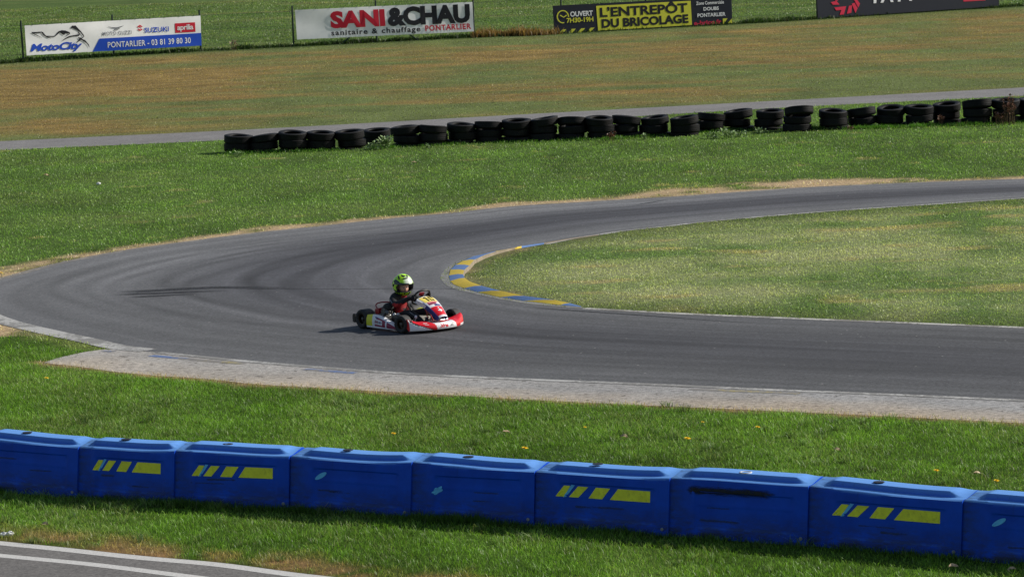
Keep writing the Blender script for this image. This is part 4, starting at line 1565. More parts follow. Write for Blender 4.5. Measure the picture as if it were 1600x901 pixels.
# --- dark navy hoarding cut by the top of the photograph
b4 = Board([(1275.5, -16), (1557.5, -34), (1560, 10), (1278, 29.2)], FG[9] + fo, FG[11] + fo, .0)
rt = board_root('hoarding', b4, 'dark navy hoarding with red hexagon emblem and white letters, cut off at the top right', 'sign')
lay('board', b4, rt, M_NAVY, lambda mb: b4.sheet(mb, [(0, 0), (1, 0), (1, 1), (0, 1)], 0, 10, 4))
def z4(a, b_):
    px_, py_ = 1260 + a / 4.706, b_ / 4.706
    s = (px_ - 1275.5) / 282.0
    t = (py_ - (-16 - 18 * s)) / 45.0
    return (s - .008 * t, t)
def fn(mb):
    for pl in ([(175, 18), (215, 8), (237, 35), (190, 37)], [(200, 57), (285, 47), (268, 108), (238, 110), (250, 75), (213, 78)], [(305, 45), (328, 40), (322, 95), (290, 103)], [(325, 30), (345, 22), (368, 62), (352, 98)],
               [(342, 0), (362, -4), (385, 30), (372, 58)], [(200, -30), (240, -34), (225, 5), (208, 8)], [(240, -60), (300, -68), (300, -45), (250, -38)], [(300, -66), (340, -50), (335, -20), (305, -45)]):
        b4.poly(mb, [z4(*p) for p in pl], .013)
lay('hexagon_emblem', b4, rt, M_PINK, fn)
s0, t0 = z4(478, 26)
s1, t1 = z4(805, 8)
tb = (t0 + t1) / 2
lay('lettering', b4, rt, M_VWHT, lambda mb: b4.text(mb, 'TATT', (s0 - .012, t0 - .50, s1, t0 + .005), .013, .03, .12, 1.12))
q4 = [z4(1145, -12), z4(1310, -22), z4(1312, 8), z4(1147, 16)]
lay('red_panel', b4, rt, M_PINK, lambda mb: b4.sheet(mb, q4, .007, 4, 2))
mb = MB()
b4.sheet(mb, [(0, 0), (1, 0), (1, 1), (0, 1)], -.03, 10, 4)
mb.build('backing', M_POST, rt, False)

# --- the fence that carries them
fr = empty('fence', FG[0])
tag(fr, 'thin wire fence on dark green posts carrying the banners', 'fence')
for q, (p, hh) in enumerate(zip(FG, [1.42, 1.45, 1.45, 1.45, 1.5, 1.5, 1.5, 1.5, 1.4, 1.45, 1.4, 1.4])):
    mb = MB()
    mb.tube([p - FG[0] + Vector((0, 0, -.1)), p - FG[0] + Vector((-.035 if q == 0 else 0, 0, hh))], .034, 10)
    mb.build('post', M_POST, fr)
ext = [Vector((a, b, 0)) for a, b in FENCE]
for hh in (.25, .75, 1.25):
    mb = MB()
    mb.tube([p - FG[0] + Vector((0, .04, hh)) for p in ext], .004, 4)
    mb.build('wire', M_WIRE, fr)
for (pa, pb) in [((529, 71), (547, 56)), ((660, 66), (636, 50))]:
    A_, B_ = FG[3], FG[5]
    a, b_ = on_wall(*pa, A_, B_), on_wall(*pb, A_, B_)
    d_ = (b_ - a)
    mb = MB()
    mb.tube([a - FG[0] + Vector((0, -.03, -.05)), a - FG[0] + d_ * 2.4], .026, 8)
    mb.build('brace', M_POST, fr)


# ------------------------------------------------------------------ weeds, dandelions, litter
def leaf_mat(name, col):
    m, n, b, L = new_mat(name)
    oi = n.nodes.new('ShaderNodeTexCoord')
    t = noise_node(n, 25, 3, .6, oi.outputs['Object'])
    L.new(ramp(n, t.outputs[0], [(.3, tuple(c * .55 for c in col)), (.7, tuple(c * 1.4 for c in col))]).outputs[0], b.inputs['Base Color'])
    b.inputs['Roughness'].default_value = .5
    return m


M_WEED = leaf_mat('weed leaves', (0.26, 0.36, 0.15))
M_DOCK = leaf_mat('dry seed heads', (0.22, 0.105, 0.06))
M_STEM = leaf_mat('dry stems', (0.16, 0.10, 0.05))
M_GSTEM = leaf_mat('green stems', (0.07, 0.12, 0.03))


def leafy(px, py, wpx, hpx, label, nleaf=90, mat_=None, stems=7, dry=False, seed=0, lsize=.05):
    rnd = random.Random(900 + seed)
    p = gp(px, py + 3)
    sc_ = FOC / math.hypot(p.y, CAM_H)
    W_, H_ = wpx / sc_, hpx / sc_
    rt = empty('weed_plant', p)
    tag(rt, label, 'weed', 'weeds growing along the tyre row')
    mb, lf = MB(), MB()
    for k in range(stems):
        bx, by = rnd.uniform(-.28, .28) * W_, rnd.uniform(-.08, .08)
        tx, ty2 = bx + rnd.uniform(-.25, .25) * W_, by + rnd.uniform(-.1, .06)
        hh = H_ * rnd.uniform(.6, 1.05)
        pts = [Vector((bx + (tx - bx) * u ** 1.4, by + (ty2 - by) * u ** 1.4, hh * u)) for u in (0, .3, .6, .85, 1)]
        mb.tube(pts, [.006, .005, .004, .003, .002], 5)
        for j in range(nleaf // stems):
            u = rnd.uniform(.45 if dry else .12, 1.0)
            i_ = min(3, int(u * 4))
            c0 = pts[i_].lerp(pts[i_ + 1], u * 4 - i_)
            a, e = rnd.uniform(0, 6.28), rnd.uniform(-.3, .9)
            l = lsize * 1.25 * rnd.uniform(.6, 1.4) * (.45 if dry else 1)
            dv = Vector((math.cos(a) * math.cos(e), math.sin(a) * math.cos(e), math.sin(e)))
            sv = dv.cross(Vector((0, 0, 1))).normalized() * l * .32
            nv = sv.cross(dv).normalized() * l * .12
            st_ = c0 + dv * (l * .3 if not dry else 0)
            lf.add([st_, st_ + dv * l * .5 + sv + nv, st_ + dv * l, st_ + dv * l * .5 - sv + nv], [(0, 1, 2), (0, 2, 3)])
    mb.build('stem', M_STEM if dry else M_GSTEM, rt)
    lf.build('leaves' if not dry else 'seed_heads', mat_ or M_WEED, rt, False)


leafy(600, 230, 26, 19, 'pale green leafy weed in front of the sixth tyre stack', 130, seed=1, lsize=.075)
leafy(581, 232, 20, 10, 'low green weed left of the pale leafy weed by the sixth stack', 70, seed=2, lsize=.06)
leafy(1112, 214, 24, 9, 'low spread of green weeds under the eighteenth tyre stack', 90, seed=3, lsize=.06)
leafy(1136, 213, 26, 12, 'green weeds in front of the gap right of the eighteenth stack', 110, seed=4, lsize=.065)
leafy(1160, 211, 26, 8, 'thin green weeds under the nineteenth tyre stack', 70, seed=5, lsize=.055)
leafy(1190, 207, 20, 8, 'sparse weeds at the foot of the twentieth tyre stack', 50, seed=6, lsize=.05)
leafy(370, 242, 26, 7, 'small weeds at the foot of the leftmost tyre stack', 60, seed=7, lsize=.05)
leafy(668, 229, 20, 6, 'tiny weeds at the foot of the eighth tyre stack', 40, seed=8, lsize=.045)
leafy(1008, 215, 9, 11, 'narrow green weed between the fifteenth and sixteenth stacks', 40, seed=9, lsize=.05)
leafy(956, 217, 16, 13, 'rust brown dry weed in front of the fourteenth tyre stack', 110, M_DOCK, 6, True, seed=10, lsize=.10)
leafy(1470, 194, 14, 17, 'brown dry weed at the left of the twenty-sixth tyre stack', 120, M_DOCK, 7, True, seed=11, lsize=.09)
leafy(1578, 192, 34, 46, 'tall reddish dry weeds in front of the right-hand tyre stacks', 300, M_DOCK, 14, True, seed=12, lsize=.10)
leafy(1562, 193, 24, 22, 'short reddish dry weeds left of the tall dry weeds', 150, M_DOCK, 9, True, seed=13, lsize=.09)
leafy(1328, 203, 12, 8, 'small brown weed beside the twenty-second tyre stack', 50, M_DOCK, 5, True, seed=14, lsize=.08)
leafy(366, 76, 14, 15, 'pale dry flower head standing by the fence between the white banners', 90, leaf_mat('pale seed fluff', (.42, .34, .22)), 6, True, seed=15, lsize=.14)

M_DAND = plain('dandelion yellow', (0.92, 0.66, 0.012), .6, .15, 90)
dd_proto = None
DND = [(615, 681, 'dandelion with open yellow head, left of the others beyond the fifth barrier block'), (820, 704, 'bright yellow dandelion just beyond the sixth barrier block, nearest the barrier'),
       (1074, 689, 'largest yellow dandelion on the verge, beyond the scuffed barrier block'), (1184, 671, 'yellow dandelion well beyond the scuffed barrier block, furthest from the barrier'),
       (1463, 739, 'yellow dandelion beyond the rightmost striped block, left one of two'), (1557, 755, 'yellow dandelion beyond the rightmost blocks, right one of two'),
       (914, 671, 'faint yellow dandelion far behind the sixth barrier block'), (1098, 663, 'small faint dandelion between the big dandelion and the run-off'),
       (73, 594, 'lone yellow dandelion below the tip of the run-off'), (2, 429, 'yellow dandelion at the far grass edge at the left of the picture')]
for k, (px, py, lab) in enumerate(DND):
    p = gp(px, py, .05)
    p.z = 0
    rt = empty('dandelion', p)
    tag(rt, lab, 'flower', 'dandelions in the grass')
    big = 1.9 if k in (1, 2) else (1.0 if k in (6, 7) else 1.45)
    mb = MB()
    mb.tube([(0, .01, 0), (.004, .004, .04), (0, 0, .078)], .0025, 6)
    mb.build('stem', M_GSTEM, rt)
    mb = MB()
    rnd = random.Random(k)
    for ring_, (r_, e_, n_) in enumerate([(.026, .1, 18), (.022, .45, 15), (.015, .85, 11), (.008, 1.3, 6)]):
        for j in range(n_):
            a = 6.283 * (j + rnd.random() * .5) / n_
            d_ = Vector((math.cos(a) * math.cos(e_), math.sin(a) * math.cos(e_), math.sin(e_))) * r_ * big
            s_ = Vector((-math.sin(a), math.cos(a), 0)) * .0042 * big
            z_ = Vector((0, 0, .078))
            mb.add([z_, z_ + d_ * .6 + s_, z_ + d_, z_ + d_ * .6 - s_], [(0, 1, 2, 3)])
    mb.build('flower_head', M_DAND, rt, False)

# dry leaves, paper scrap and pale stones
M_DLEAF = leaf_mat('dry leaf brown', (0.46, 0.35, 0.20))
def dry_leaf(px, py, size, label, seed):
    rnd = random.Random(seed)
    p = gp(px, py, .035)
    size *= .8
    mb = MB()
    n_ = 7
    vs = []
    for i in range(n_):
        u = i / (n_ - 1)
        w_ = math.sin(math.pi * min(1, u * .96 + .02)) ** .7 * .36
        cu_ = .22 * math.sin(u * 3.1) + .06 * rnd.uniform(-1, 1)
        for sgn in (-1, 0, 1):
            vs.append(((u - .5) * size, sgn * w_ * size, (cu_ + abs(sgn) * .18) * size * .8))
    fs = [(i * 3 + j, (i + 1) * 3 + j, (i + 1) * 3 + j + 1, i * 3 + j + 1) for i in range(n_ - 1) for j in (0, 1)]
    mb.add(vs, fs)
    o = mb.build('dry_leaf', M_DLEAF, None)
    o.location = p
    o.rotation_euler = (R(rnd.uniform(5, 18)), R(rnd.uniform(-5, 20)), rnd.uniform(-.6, .6))
    tag(o, label, 'leaf', 'dry leaves lying on the grass')
dry_leaf(70, 820, .11, 'brown dry leaf in front of the leftmost barrier block', 1)
dry_leaf(791, 676, .11, 'brown dry leaf between two dandelions behind the fifth barrier block', 2)
dry_leaf(975, 683, .12, 'pale brown dry leaf behind the sixth barrier block', 3)
dry_leaf(1308, 703, .10, 'brown dry leaf behind the rightmost striped barrier block', 4)
dry_leaf(1527, 741, .11, 'curled brown leaf right of the last dandelions', 5)
dry_leaf(1490, 886, .12, 'tan dry leaf in front of the right end of the barrier', 6)
dry_leaf(1581, 852 + 38, .10, 'small dry leaf in the bottom right corner of the grass', 7)
dry_leaf(72, 275, .16, 'pale dry leaf on the far grass left of the tyre row', 8)
dry_leaf(647, 255, .15, 'pale tan leaf on the grass in front of the seventh tyre stack', 9)
M_PAPER = plain('crumpled white paper', (0.72, 0.72, 0.70), .8, .1, 30)
p = gp(10, 834, .03)
mb = MB()
mb.sphere((-.028, 0, .0), (.042, .03, .022), 12, 8)
mb.sphere((.04, 0, .004), (.038, .03, .026), 12, 8)
rnd = random.Random(5)
mb.v = [(x + rnd.uniform(-.006, .006), y + rnd.uniform(-.006, .006), z + rnd.uniform(-.006, .006)) for x, y, z in mb.v]
o = mb.build('paper_scrap', M_PAPER, None, False)
o.location = p
tag(o, 'crumpled white paper scrap at the edge of the service road', 'litter')
p = gp(154, 287, .03)
mb = MB()
mb.sphere((0, 0, 0), (.05, .04, .03), 12, 8)
mb.v = [(x + rnd.uniform(-.007, .007), y + rnd.uniform(-.006, .006), z + rnd.uniform(-.006, .006)) for x, y, z in mb.v]
o = mb.build('paper_scrap', M_PAPER, None, False)
o.location = p
tag(o, 'small white scrap on the far grass below the left end of the tyres', 'litter')

# ================================================================== KART
KH = R(-50)
_fw = Vector((math.cos(KH), math.sin(KH), 0))
_lf = Vector((-math.sin(KH), math.cos(KH), 0))
KP = gp(628.7, 506.4, .132) - _fw * .445 + _lf * .47
KP.z = .0045
kart = empty('go_kart', KP, KH)
tag(kart, 'red and white racing kart with yellow number plate, driven round the hairpin', 'kart')

M_RED = plain('kart red plastic', (0.74, 0.012, 0.022), .28, .12, 6, dirt=(.05, .03, .03), dirt_amt=.25, coat=.3)
M_KW = plain('kart white plastic', (0.85, 0.85, 0.87), .3, .06, 6, dirt=(.22, .2, .2), dirt_amt=.3, coat=.3)
M_KBLK = plain('black plastic', (0.012, 0.012, 0.014), .45, .3, 10)
M_KYEL = plain('kart yellow decal', (0.80, 0.78, 0.03), .4, .10, 8, dirt=(.2, .18, .05), dirt_amt=.25)
M_PLATE = plain('number plate yellow', (0.97, 0.77, 0.15), .4, .06, 8)
M_MAG = plain('crimson decal', (0.28, 0.012, 0.055), .4, .15, 8)
M_KBLU = plain('kart blue decal', (0.03, 0.05, 0.22), .4, .15, 8)
M_SLICK = plain('slick tyre rubber', (0.014, 0.014, 0.015), .62, .4, 14, dirt=(.07, .065, .06), dirt_amt=.55, bmp=.2)
M_FRONT = plain('grey slick tread', (0.040, 0.039, 0.038), .75, .4, 22, dirt=(.10, .095, .09), dirt_amt=.5, bmp=.3)  # front tread a paler grey than the sidewall
M_RIM = plain('bronze rim', (0.030, 0.021, 0.012), .4, .25, 10, metal=.7)
M_ALU = plain('cast aluminium', (0.16, 0.155, 0.15), .38, .25, 12, metal=.85, dirt=(.05, .04, .03), dirt_amt=.5)
M_STEEL = plain('bright steel', (0.55, 0.55, 0.55), .3, .15, 12, metal=.9)
M_CAP = plain('pale grey cap', (.55, .55, .56), .4, .1, 30)
M_DHUB = plain('dark hub', (.10, .095, .09), .45, .2, 12, metal=.8)
M_FRAME = plain('red frame tube', (0.34, 0.012, 0.018), .35, .15, 10)
M_SEAT = plain('seat shell', (0.018, 0.018, 0.020), .4, .2, 8)
M_TANK = plain('milky tank', (0.40, 0.38, 0.33), .4, .2, 8)
M_DISC = plain('brake disc', (0.25, 0.25, 0.26), .35, .2, 12, metal=.9)

# chassis: main rails, cross tubes and floor tray
mb = MB()
for s in (-1, 1):
    mb.tube([(.66, s * .20, .075), (.40, s * .27, .07), (.05, s * .29, .07), (-.30, s * .30, .085), (-.56, s * .28, .10)], .014, 10)
    mb.tube([(.40, s * .27, .07), (.44, s * .38, .10)], .014, 8)
for x, w_ in ((.62, .21), (.34, .27), (-.02, .29), (-.40, .30)):
    mb.tube([(x, -w_, .072), (x, w_, .072)], .013, 8)
mb.build('chassis', M_FRAME, kart)
mb = MB()
mb.box((.30, 0, .050), (.62, .50, .006))
mb.build('floor_tray', M_ALU, kart, bevel=.002)
# rear axle with brake disc and sprocket
mb = MB()
mb.tube([(-.445, -.48, .138), (-.445, .48, .138)], .014, 12)
ax = mb.build('rear_axle', M_STEEL, kart)
mb = MB()
mb.lathe([(.03, -.004), (.085, -.004), (.085, .004), (.03, .004)], (0, 1, 0), (-.445, .20, .138), 28, 0, True)
mb.build('brake_disc', M_DISC, ax)
mb = MB()
mb.lathe([(.03, -.003)] + [(.098 if k % 2 else .092, -.003 + .006 * k / 3) for k in range(4)] + [(.03, .003)], (0, 1, 0), (-.445, -.18, .138), 36, 0, True)
mb.build('sprocket', M_KBLK, ax)


def kart_wheel(c, rad, wd, steer, side, tread):
    """thing > wheel: tyre with rim and hub"""
    rot = Matrix.Rotation(steer, 3, 'Z')
    axd = rot @ Vector((0, side, 0))
    hw = wd / 2
    rr = rad * .52
    prof = [(rr, -hw * .80), (rr + .010, -hw * .93), (rad * .72, -hw * 1.02), (rad * .90, -hw * 1.0), (rad * .965, -hw * .90), (rad * .992, -hw * .72), (rad, -hw * .4), (rad, 0), (rad, hw * .4), (rad * .992, hw * .72), (rad * .965, hw * .90),
            (rad * .90, hw * 1.0), (rad * .72, hw * 1.02), (rr + .010, hw * .93), (rr, hw * .80)]
    mb = MB()
    mb.lathe(prof, axd, c, 44)
    for k, f in enumerate(mb.f):
        i = k % (len(prof) - 1)
        mb.mi[k] = 1 if 4 <= i <= 9 else 0
    ty_ = mb.build('tyre', [M_SLICK, tread], kart, True, 50)
    mb = MB()
    mb.lathe([(rr, -hw * .82), (rr - .004, -hw * .6), (rr - .012, 0), (rr - .006, hw * .3), (rr - .012, hw * .45), (rr * .60, hw * .40), (rr * .45, hw * .52), (rr * .30, hw * .60), (0, hw * .60)], axd, c, 28)
    mb.lathe([(rr + .001, hw * .80), (rr + .004, hw * .86), (rr - .006, hw * .84), (rr - .012, hw * .5)], axd, c, 28)
    mb.build('rim', M_RIM, ty_, True, 35)
    mb = MB()
    mb.lathe([(.026, hw * .55), (.026, hw * .72), (.018, hw * .78), (0, hw * .78)], axd, c, 14)
    for q in range(3):
        a = q * 2.094 + .4
        x_ = axd.cross(Vector((0, 0, 1))).normalized()
        cc = Vector(c) + (x_ * math.cos(a) + Vector((0, 0, 1)) * math.sin(a)) * rr * .52
        mb.lathe([(.007, hw * .42), (.007, hw * .60), (0, hw * .60)], axd, cc, 8)
    mb.build('hub', M_DHUB, ty_, True, 35)


STEER = R(6)
kart_wheel((.445, -.455, .127), .127, .125, STEER, -1, M_FRONT)
kart_wheel((.445, .455, .127), .127, .125, STEER, 1, M_FRONT)
kart_wheel((-.445, -.425, .138), .138, .178, 0, -1, M_SLICK)
kart_wheel((-.445, .425, .138), .138, .178, 0, 1, M_SLICK)
for s in (-1, 1):
    mb = MB()
    mb.tube([(.445, s * .37, .127), (.445, s * .41, .127)], .022, 12)
    mb.tube([(.40, s * .27, .075), (.44, s * .36, .13)], .013, 8)
    mb.tube([(.39, s * .36, .115), (.20, s * .03, .14)], .007, 6)
    mb.build('stub_axle', M_STEEL, kart)


# ---- front spoiler (nose)
def nose_pt(y, v):
    q = abs(y) / .485
    xf = .815 - .185 * q ** 2.3
    tip = max(0, (q - .66) / .34)
    prof = [(-.045, .036), (-.006, .045), (.004, .075), (-.004, .108), (-.028, .130 + .035 * tip), (-.085, .146 + .055 * tip), (-.15, .158 + .045 * tip), (-.20, .150 + .02 * tip), (-.225, .120)]
    dip = max(0, 1 - (q / .42) ** 2)
    k = v * (len(prof) - 1)
    i = min(len(prof) - 2, int(k))
    f = k - i
    f = f * f * (3 - 2 * f) * .35 + f * .65
    dx = prof[i][0] * (1 - f) + prof[i + 1][0] * f
    z = prof[i][1] * (1 - f) + prof[i + 1][1] * f
    if v > .5:
        z -= dip * .022 * min(1, (v - .5) * 5)
    dx *= 1 - .45 * max(0, q - .75) / .25
    return Vector((xf + dx, y, z))


mb = MB()
NY, NVn = 76, 26
ys = [-.485 + .97 * k / NY for k in range(NY + 1)]
for a in range(NY):
    for c_ in range(NVn):
        y0, y1, v0, v1 = ys[a], ys[a + 1], c_ / NVn, (c_ + 1) / NVn
        ym, vm = (y0 + y1) / 2, (v0 + v1) / 2
        p = nose_pt(ym, vm)
        # red and white livery: white mouth, red flanks, white lower wedge at the near corner
        wedge = -.47 + .36 * max(0, (.52 - vm)) / .52
        if vm > .62:
            mi = 0
        elif -.13 - .10 * (vm - .2) < ym < .22 + .12 * (.4 - vm):
            mi = 1
        elif ym < wedge:
            mi = 1
        elif ym < wedge + .03:
            mi = 2
        elif ym > .36 and vm < .26:
            mi = 1
        else:
            mi = 0
        mb.add([nose_pt(y0, v0), nose_pt(y1, v0), nose_pt(y1, v1), nose_pt(y0, v1)], [(0, 1, 2, 3)], mi)
for s in (0, NY):
    vs = [nose_pt(ys[s], c_ / NVn) for c_ in range(NVn + 1)]
    mb.add(vs, [tuple(range(NVn + 1))], 0)
nose = mb.build('front_spoiler', [M_RED, M_KW, M_KBLK], kart, True, 40)


def wrap_text(name, s, y0, y1, z0, z1, fnp, mat_, parent, bold=.02, shear=0, space=1.0):
    V, F = text_mesh(s, bold, shear, space)
    mb = MB()
    mb.add([fnp(y0 + (y1 - y0) * a, z0 + (z1 - z0) * b_) for a, b_ in V], F)
    return mb.build(name, mat_, parent, False)


def nose_lbl(y, v):
    p = nose_pt(y, v)
    p2 = nose_pt(y, v + .02)
    p3 = nose_pt(y + .01, v)
    nn = (p3 - p).cross(p2 - p).normalized()
    if nn.x < 0:
        nn = -nn
    return p + nn * .003


wrap_text('lettering', 'birel', -.085, .085, .215, .43, nose_lbl, M_RED, nose, .03, .25)
wrap_text('lettering', 'ART', .10, .18, .24, .42, nose_lbl, M_ALU, nose, .01, .25)
# small white decal on the near red flank
mb = MB()
vs = [nose_lbl(y, v) for y, v in [(-.30, .42), (-.245, .42), (-.245, .57), (-.30, .57)]]
mb.add(vs, [(0, 1, 2, 3)])
mb.build('decal', M_KW, nose, False)
# bumper bars behind the nose
mb = MB()
for z, w_, x in ((.085, .20, .70), (.15, .17, .66)):
    mb.tube([(.56, -w_, z - .01), (x, -w_, z), (x + .01, 0, z), (x, w_, z), (.56, w_, z - .01)], .009, 8)
mb.build('front_bumper', M_STEEL, kart)

# ---- front panel with the number
def pan(u, v, off=0.0):
    """u across -1..1 (left +), v 0 top .. 1 foot"""
    cx_ = .365 + .430 * v + .01 * math.sin(v * math.pi)
    cz_ = .452 - .250 * v + .035 * math.sin(v * math.pi)
    hw_ = (.165 - .085 * v + .0 * math.sin(v * 3.0)) * min(1, (.74 + v * 3.2) if v < .12 else 1)
    crown = .035 * (1 - u * u)
    nn = Vector((.64, 0, .77))
    return Vector((cx_, u * hw_, cz_)) + nn * (crown + off - .012)


mb = MB()
nu, nvv = 20, 30
for a in range(nu):
    for c_ in range(nvv):
        u0, u1 = -1 + 2 * a / nu, -1 + 2 * (a + 1) / nu
        v0, v1 = c_ / nvv, (c_ + 1) / nvv
        um, vm = (u0 + u1) / 2, (v0 + v1) / 2
        mi = 1
        if vm > .60 and abs(um) < .86 - .0 and vm < .93:
            mi = 0
        if abs(um) > .86 and vm > .30:
            mi = 2 if um < 0 else 1
        mb.add([pan(u0, v0), pan(u1, v0), pan(u1, v1), pan(u0, v1)], [(0, 1, 2, 3)], mi)
for s in (-1, 1):     # side skirts turned back under the panel
    for c_ in range(nvv):
        v0, v1 = c_ / nvv, (c_ + 1) / nvv
        d0 = Vector((-.05, -.006 * s, -.045))
        mb.add([pan(s, v0), pan(s, v1), pan(s, v1) + d0, pan(s, v0) + d0], [(0, 1, 2, 3)], 1 if v0 < .45 else 2)
fp = mb.build('front_panel', [M_RED, M_KW, M_KBLU], kart, True, 40)
mb = MB()
for a in range(12):
    for c_ in range(8):
        u0, u1 = -.80 + 1.6 * a / 12, -.80 + 1.6 * (a + 1) / 12
        v0, v1 = .04 + .315 * c_ / 8, .04 + .315 * (c_ + 1) / 8
        mb.add([pan(u0, v0, .003), pan(u1, v0, .003), pan(u1, v1, .003), pan(u0, v1, .003)], [(0, 1, 2, 3)])
np_ = mb.build('number_plate', M_PLATE, fp, True)


def digit(polys):
    mb = MB()
    for q in polys:
        mb.add([pan(u, v, .0065) for u, v in q], [(0, 1, 2, 3)])
    return mb.build('lettering', M_KBLK, fp, False)


dt, db = .070, .322
digit([[(-.34, dt), (-.17, dt), (-.17, db), (-.34, db)], [(-.46, dt + .045), (-.34, dt), (-.34, dt + .050), (-.44, dt + .075)]])
digit([[(.02, dt), (.56, dt), (.52, dt + .042), (.06, dt + .042)], [(.06, db - .042), (.52, db - .042), (.56, db), (.02, db)], [(.02, dt), (.17, dt + .042), (.17, db - .042), (.02, db)],
       [(.56, dt), (.56, db), (.41, db - .042), (.41, dt + .042)]])
for (u0, u1, v0, v1, mm, nm) in [(-.70, .70, .375, .41, M_RED, 'decal'), (-.72, .30, .425, .50, M_MAG, 'decal'), (-.15, .74, .51, .585, M_KBLU, 'decal'), (-.12, .10, .66, .70, M_KW, 'decal'), (-.30, .42, .75, .79, M_KW, 'decal'), (-.06, .14, .72, .83, M_KW, 'decal')]:
    mb = MB()
    for a in range(6):
        ua, ub = u0 + (u1 - u0) * a / 6, u0 + (u1 - u0) * (a + 1) / 6
        o_ = .003 if nm == 'decal' else .006
        o_ = o_ + (.0015 if v0 == .72 else 0)
        mb.add([pan(ua, v0, o_), pan(ub, v0, o_), pan(ub, v1, o_), pan(ua, v1, o_)], [(0, 1, 2, 3)])
    mb.build(nm, mm, fp, False)


# ---- side pods
def pod_top(x):
    t = (x + .315) / .645
    if t < .26:
        return .222 - .012 * (1 - t / .26) ** 2
    return .222 - .155 * ((t - .26) / .74) ** 1.55


def make_pod(s):
    def pp(x, v, off=0.0):
        """v 0 bottom .. .7 top edge .. 1 inner lip"""
        zt = pod_top(x)
        if v <= .7:
            k = v / .7
            z = .038 + (zt - .038) * k
            y = .525 - .030 * k ** 3 - .012 * (1 - k) ** 2 - .03 * max(0, (x - .10) / .22) ** 2
            return Vector((x, s * (y + off), z))
        k = (v - .7) / .3
        z = zt + .012 * math.sin(k * 3.0) * .7 - .02 * k
        y = .495 - .10 * k - .03 * max(0, (x - .10) / .22) ** 2
        return Vector((x, s * y, z + off))
    mb = MB()
    nx_, nv_ = 44, 20
    for a in range(nx_):
        for c_ in range(nv_):
            x0, x1 = -.315 + .645 * a / nx_, -.315 + .645 * (a + 1) / nx_
            v0, v1 = c_ / nv_, (c_ + 1) / nv_
            xm, vm = (x0 + x1) / 2, (v0 + v1) / 2
            t = (xm + .315) / .645
            if t < .215 and vm > .08:
                mi = 3
            elif t > .70 and .12 < vm < .62:
                mi = 2
            elif t > .665 and vm <= .7 and t < .70:
                mi = 1
            elif .30 < t < .66 and (.12 < vm < .20):
                mi = 2
            elif .34 < t < .665 and .50 < vm < .62 - .1 * (t - .34):
                mi = 2
            elif .55 < t < .665 and .2 < vm < .52:
                mi = 2
            else:
                mi = 1
            mb.add([pp(x0, v0), pp(x1, v0), pp(x1, v1), pp(x0, v1)], [(0, 1, 2, 3)], mi)
    for xx in (-.315, .33):
        vs = [pp(xx, c_ / nv_) for c_ in range(nv_ + 1)]
        vs += [Vector((xx, s * .39, .038))]
        mb.add(vs, [tuple(range(len(vs)))], 3 if xx < 0 else 2)
    pod = mb.build('side_pod', [M_RED, M_KW, M_MAG, M_KYEL], kart, True, 40)
    mbx = MB()
    vs = [pp(x, v, .003) for x, v in [(-.125, .24), (.045, .24), (.045, .48), (-.125, .48)]]
    mbx.add(vs, [(0, 1, 2, 3)])
    lab = mbx.build('decal', M_KW, pod, False)
    a0, a1 = (-.120, -.035) if s < 0 else (-.01, -.10)
    wrap_text('lettering', 'birel', -.118, -.045, .28, .455, lambda x, v: pp(x, v, .0055), M_MAG, pod, .03, .2)
    wrap_text('lettering', 'ART', -.038, .038, .28, .43, lambda x, v: pp(x, v, .0055), M_KBLU, pod, .03, .2)
    mbx = MB()
    vs = [pp(x, v, .003) for x, v in [(-.115, .55), (-.06, .55), (-.06, .62), (-.115, .62)]]
    mbx.add(vs, [(0, 1, 2, 3)])
    mbx.build('decal', M_KBLU, pod, False)
    mbx = MB()
    mbx.tube([(-.22, s * .29, .08), (-.22, s * .46, .085), (.16, s * .46, .085), (.16, s * .29, .08)], .010, 8)
    mbx.build('pod_bar', M_STEEL, pod)


make_pod(-1)
make_pod(1)

# ---- rear bumper
mb = MB()
for k in range(24):
    a0, a1 = -.50 + k / 24.0, -.50 + (k + 1) / 24.0
    def rb(y, j):
        q = abs(y) / .5
        xb = -.628 + .01 * max(0, q - .55) / .45
        return [Vector((xb, y, .075)), Vector((xb - .035, y, .085)), Vector((xb - .042, y, .14)), Vector((xb - .035, y, .195)), Vector((xb, y, .205)), Vector((xb + .02, y, .195)), Vector((xb + .02, y, .085))][j % 7]
    for j in range(7):
        mb.add([rb(a0, j), rb(a1, j), rb(a1, j + 1), rb(a0, j + 1)], [(0, 1, 2, 3)])
for y in (-.5, .5):
    mb.add([rb(y, j) for j in range(7)], [tuple(range(7))])
mb.build('rear_bumper', M_KBLK, kart, True, 45)

# ---- seat
mb = MB()
prof = [(.16, .075, .12), (.06, .070, .17), (-.06, .070, .185), (-.17, .085, .185), (-.24, .14, .185), (-.285, .23, .18), (-.315, .33, .165), (-.33, .40, .14)]
nu = 14
def seat_pt(i, u):
    x, z, hw_ = prof[i]
    lift = (abs(u) ** 2.2) * (.10 if i < 5 else .03)
    fwd = (abs(u) ** 2.2) * (.0 if i < 4 else .10)
    return Vector((x + fwd, u * hw_, z + lift))
for i in range(len(prof) - 1):
    for a in range(nu):
        u0, u1 = -1 + 2 * a / nu, -1 + 2 * (a + 1) / nu
        mb.add([seat_pt(i, u0), seat_pt(i, u1), seat_pt(i + 1, u1), seat_pt(i + 1, u0)], [(0, 1, 2, 3)])
st_o = mb.build('seat', M_SEAT, kart, True, 60)
sm = st_o.modifiers.new('thickness', 'SOLIDIFY')
sm.thickness = .008

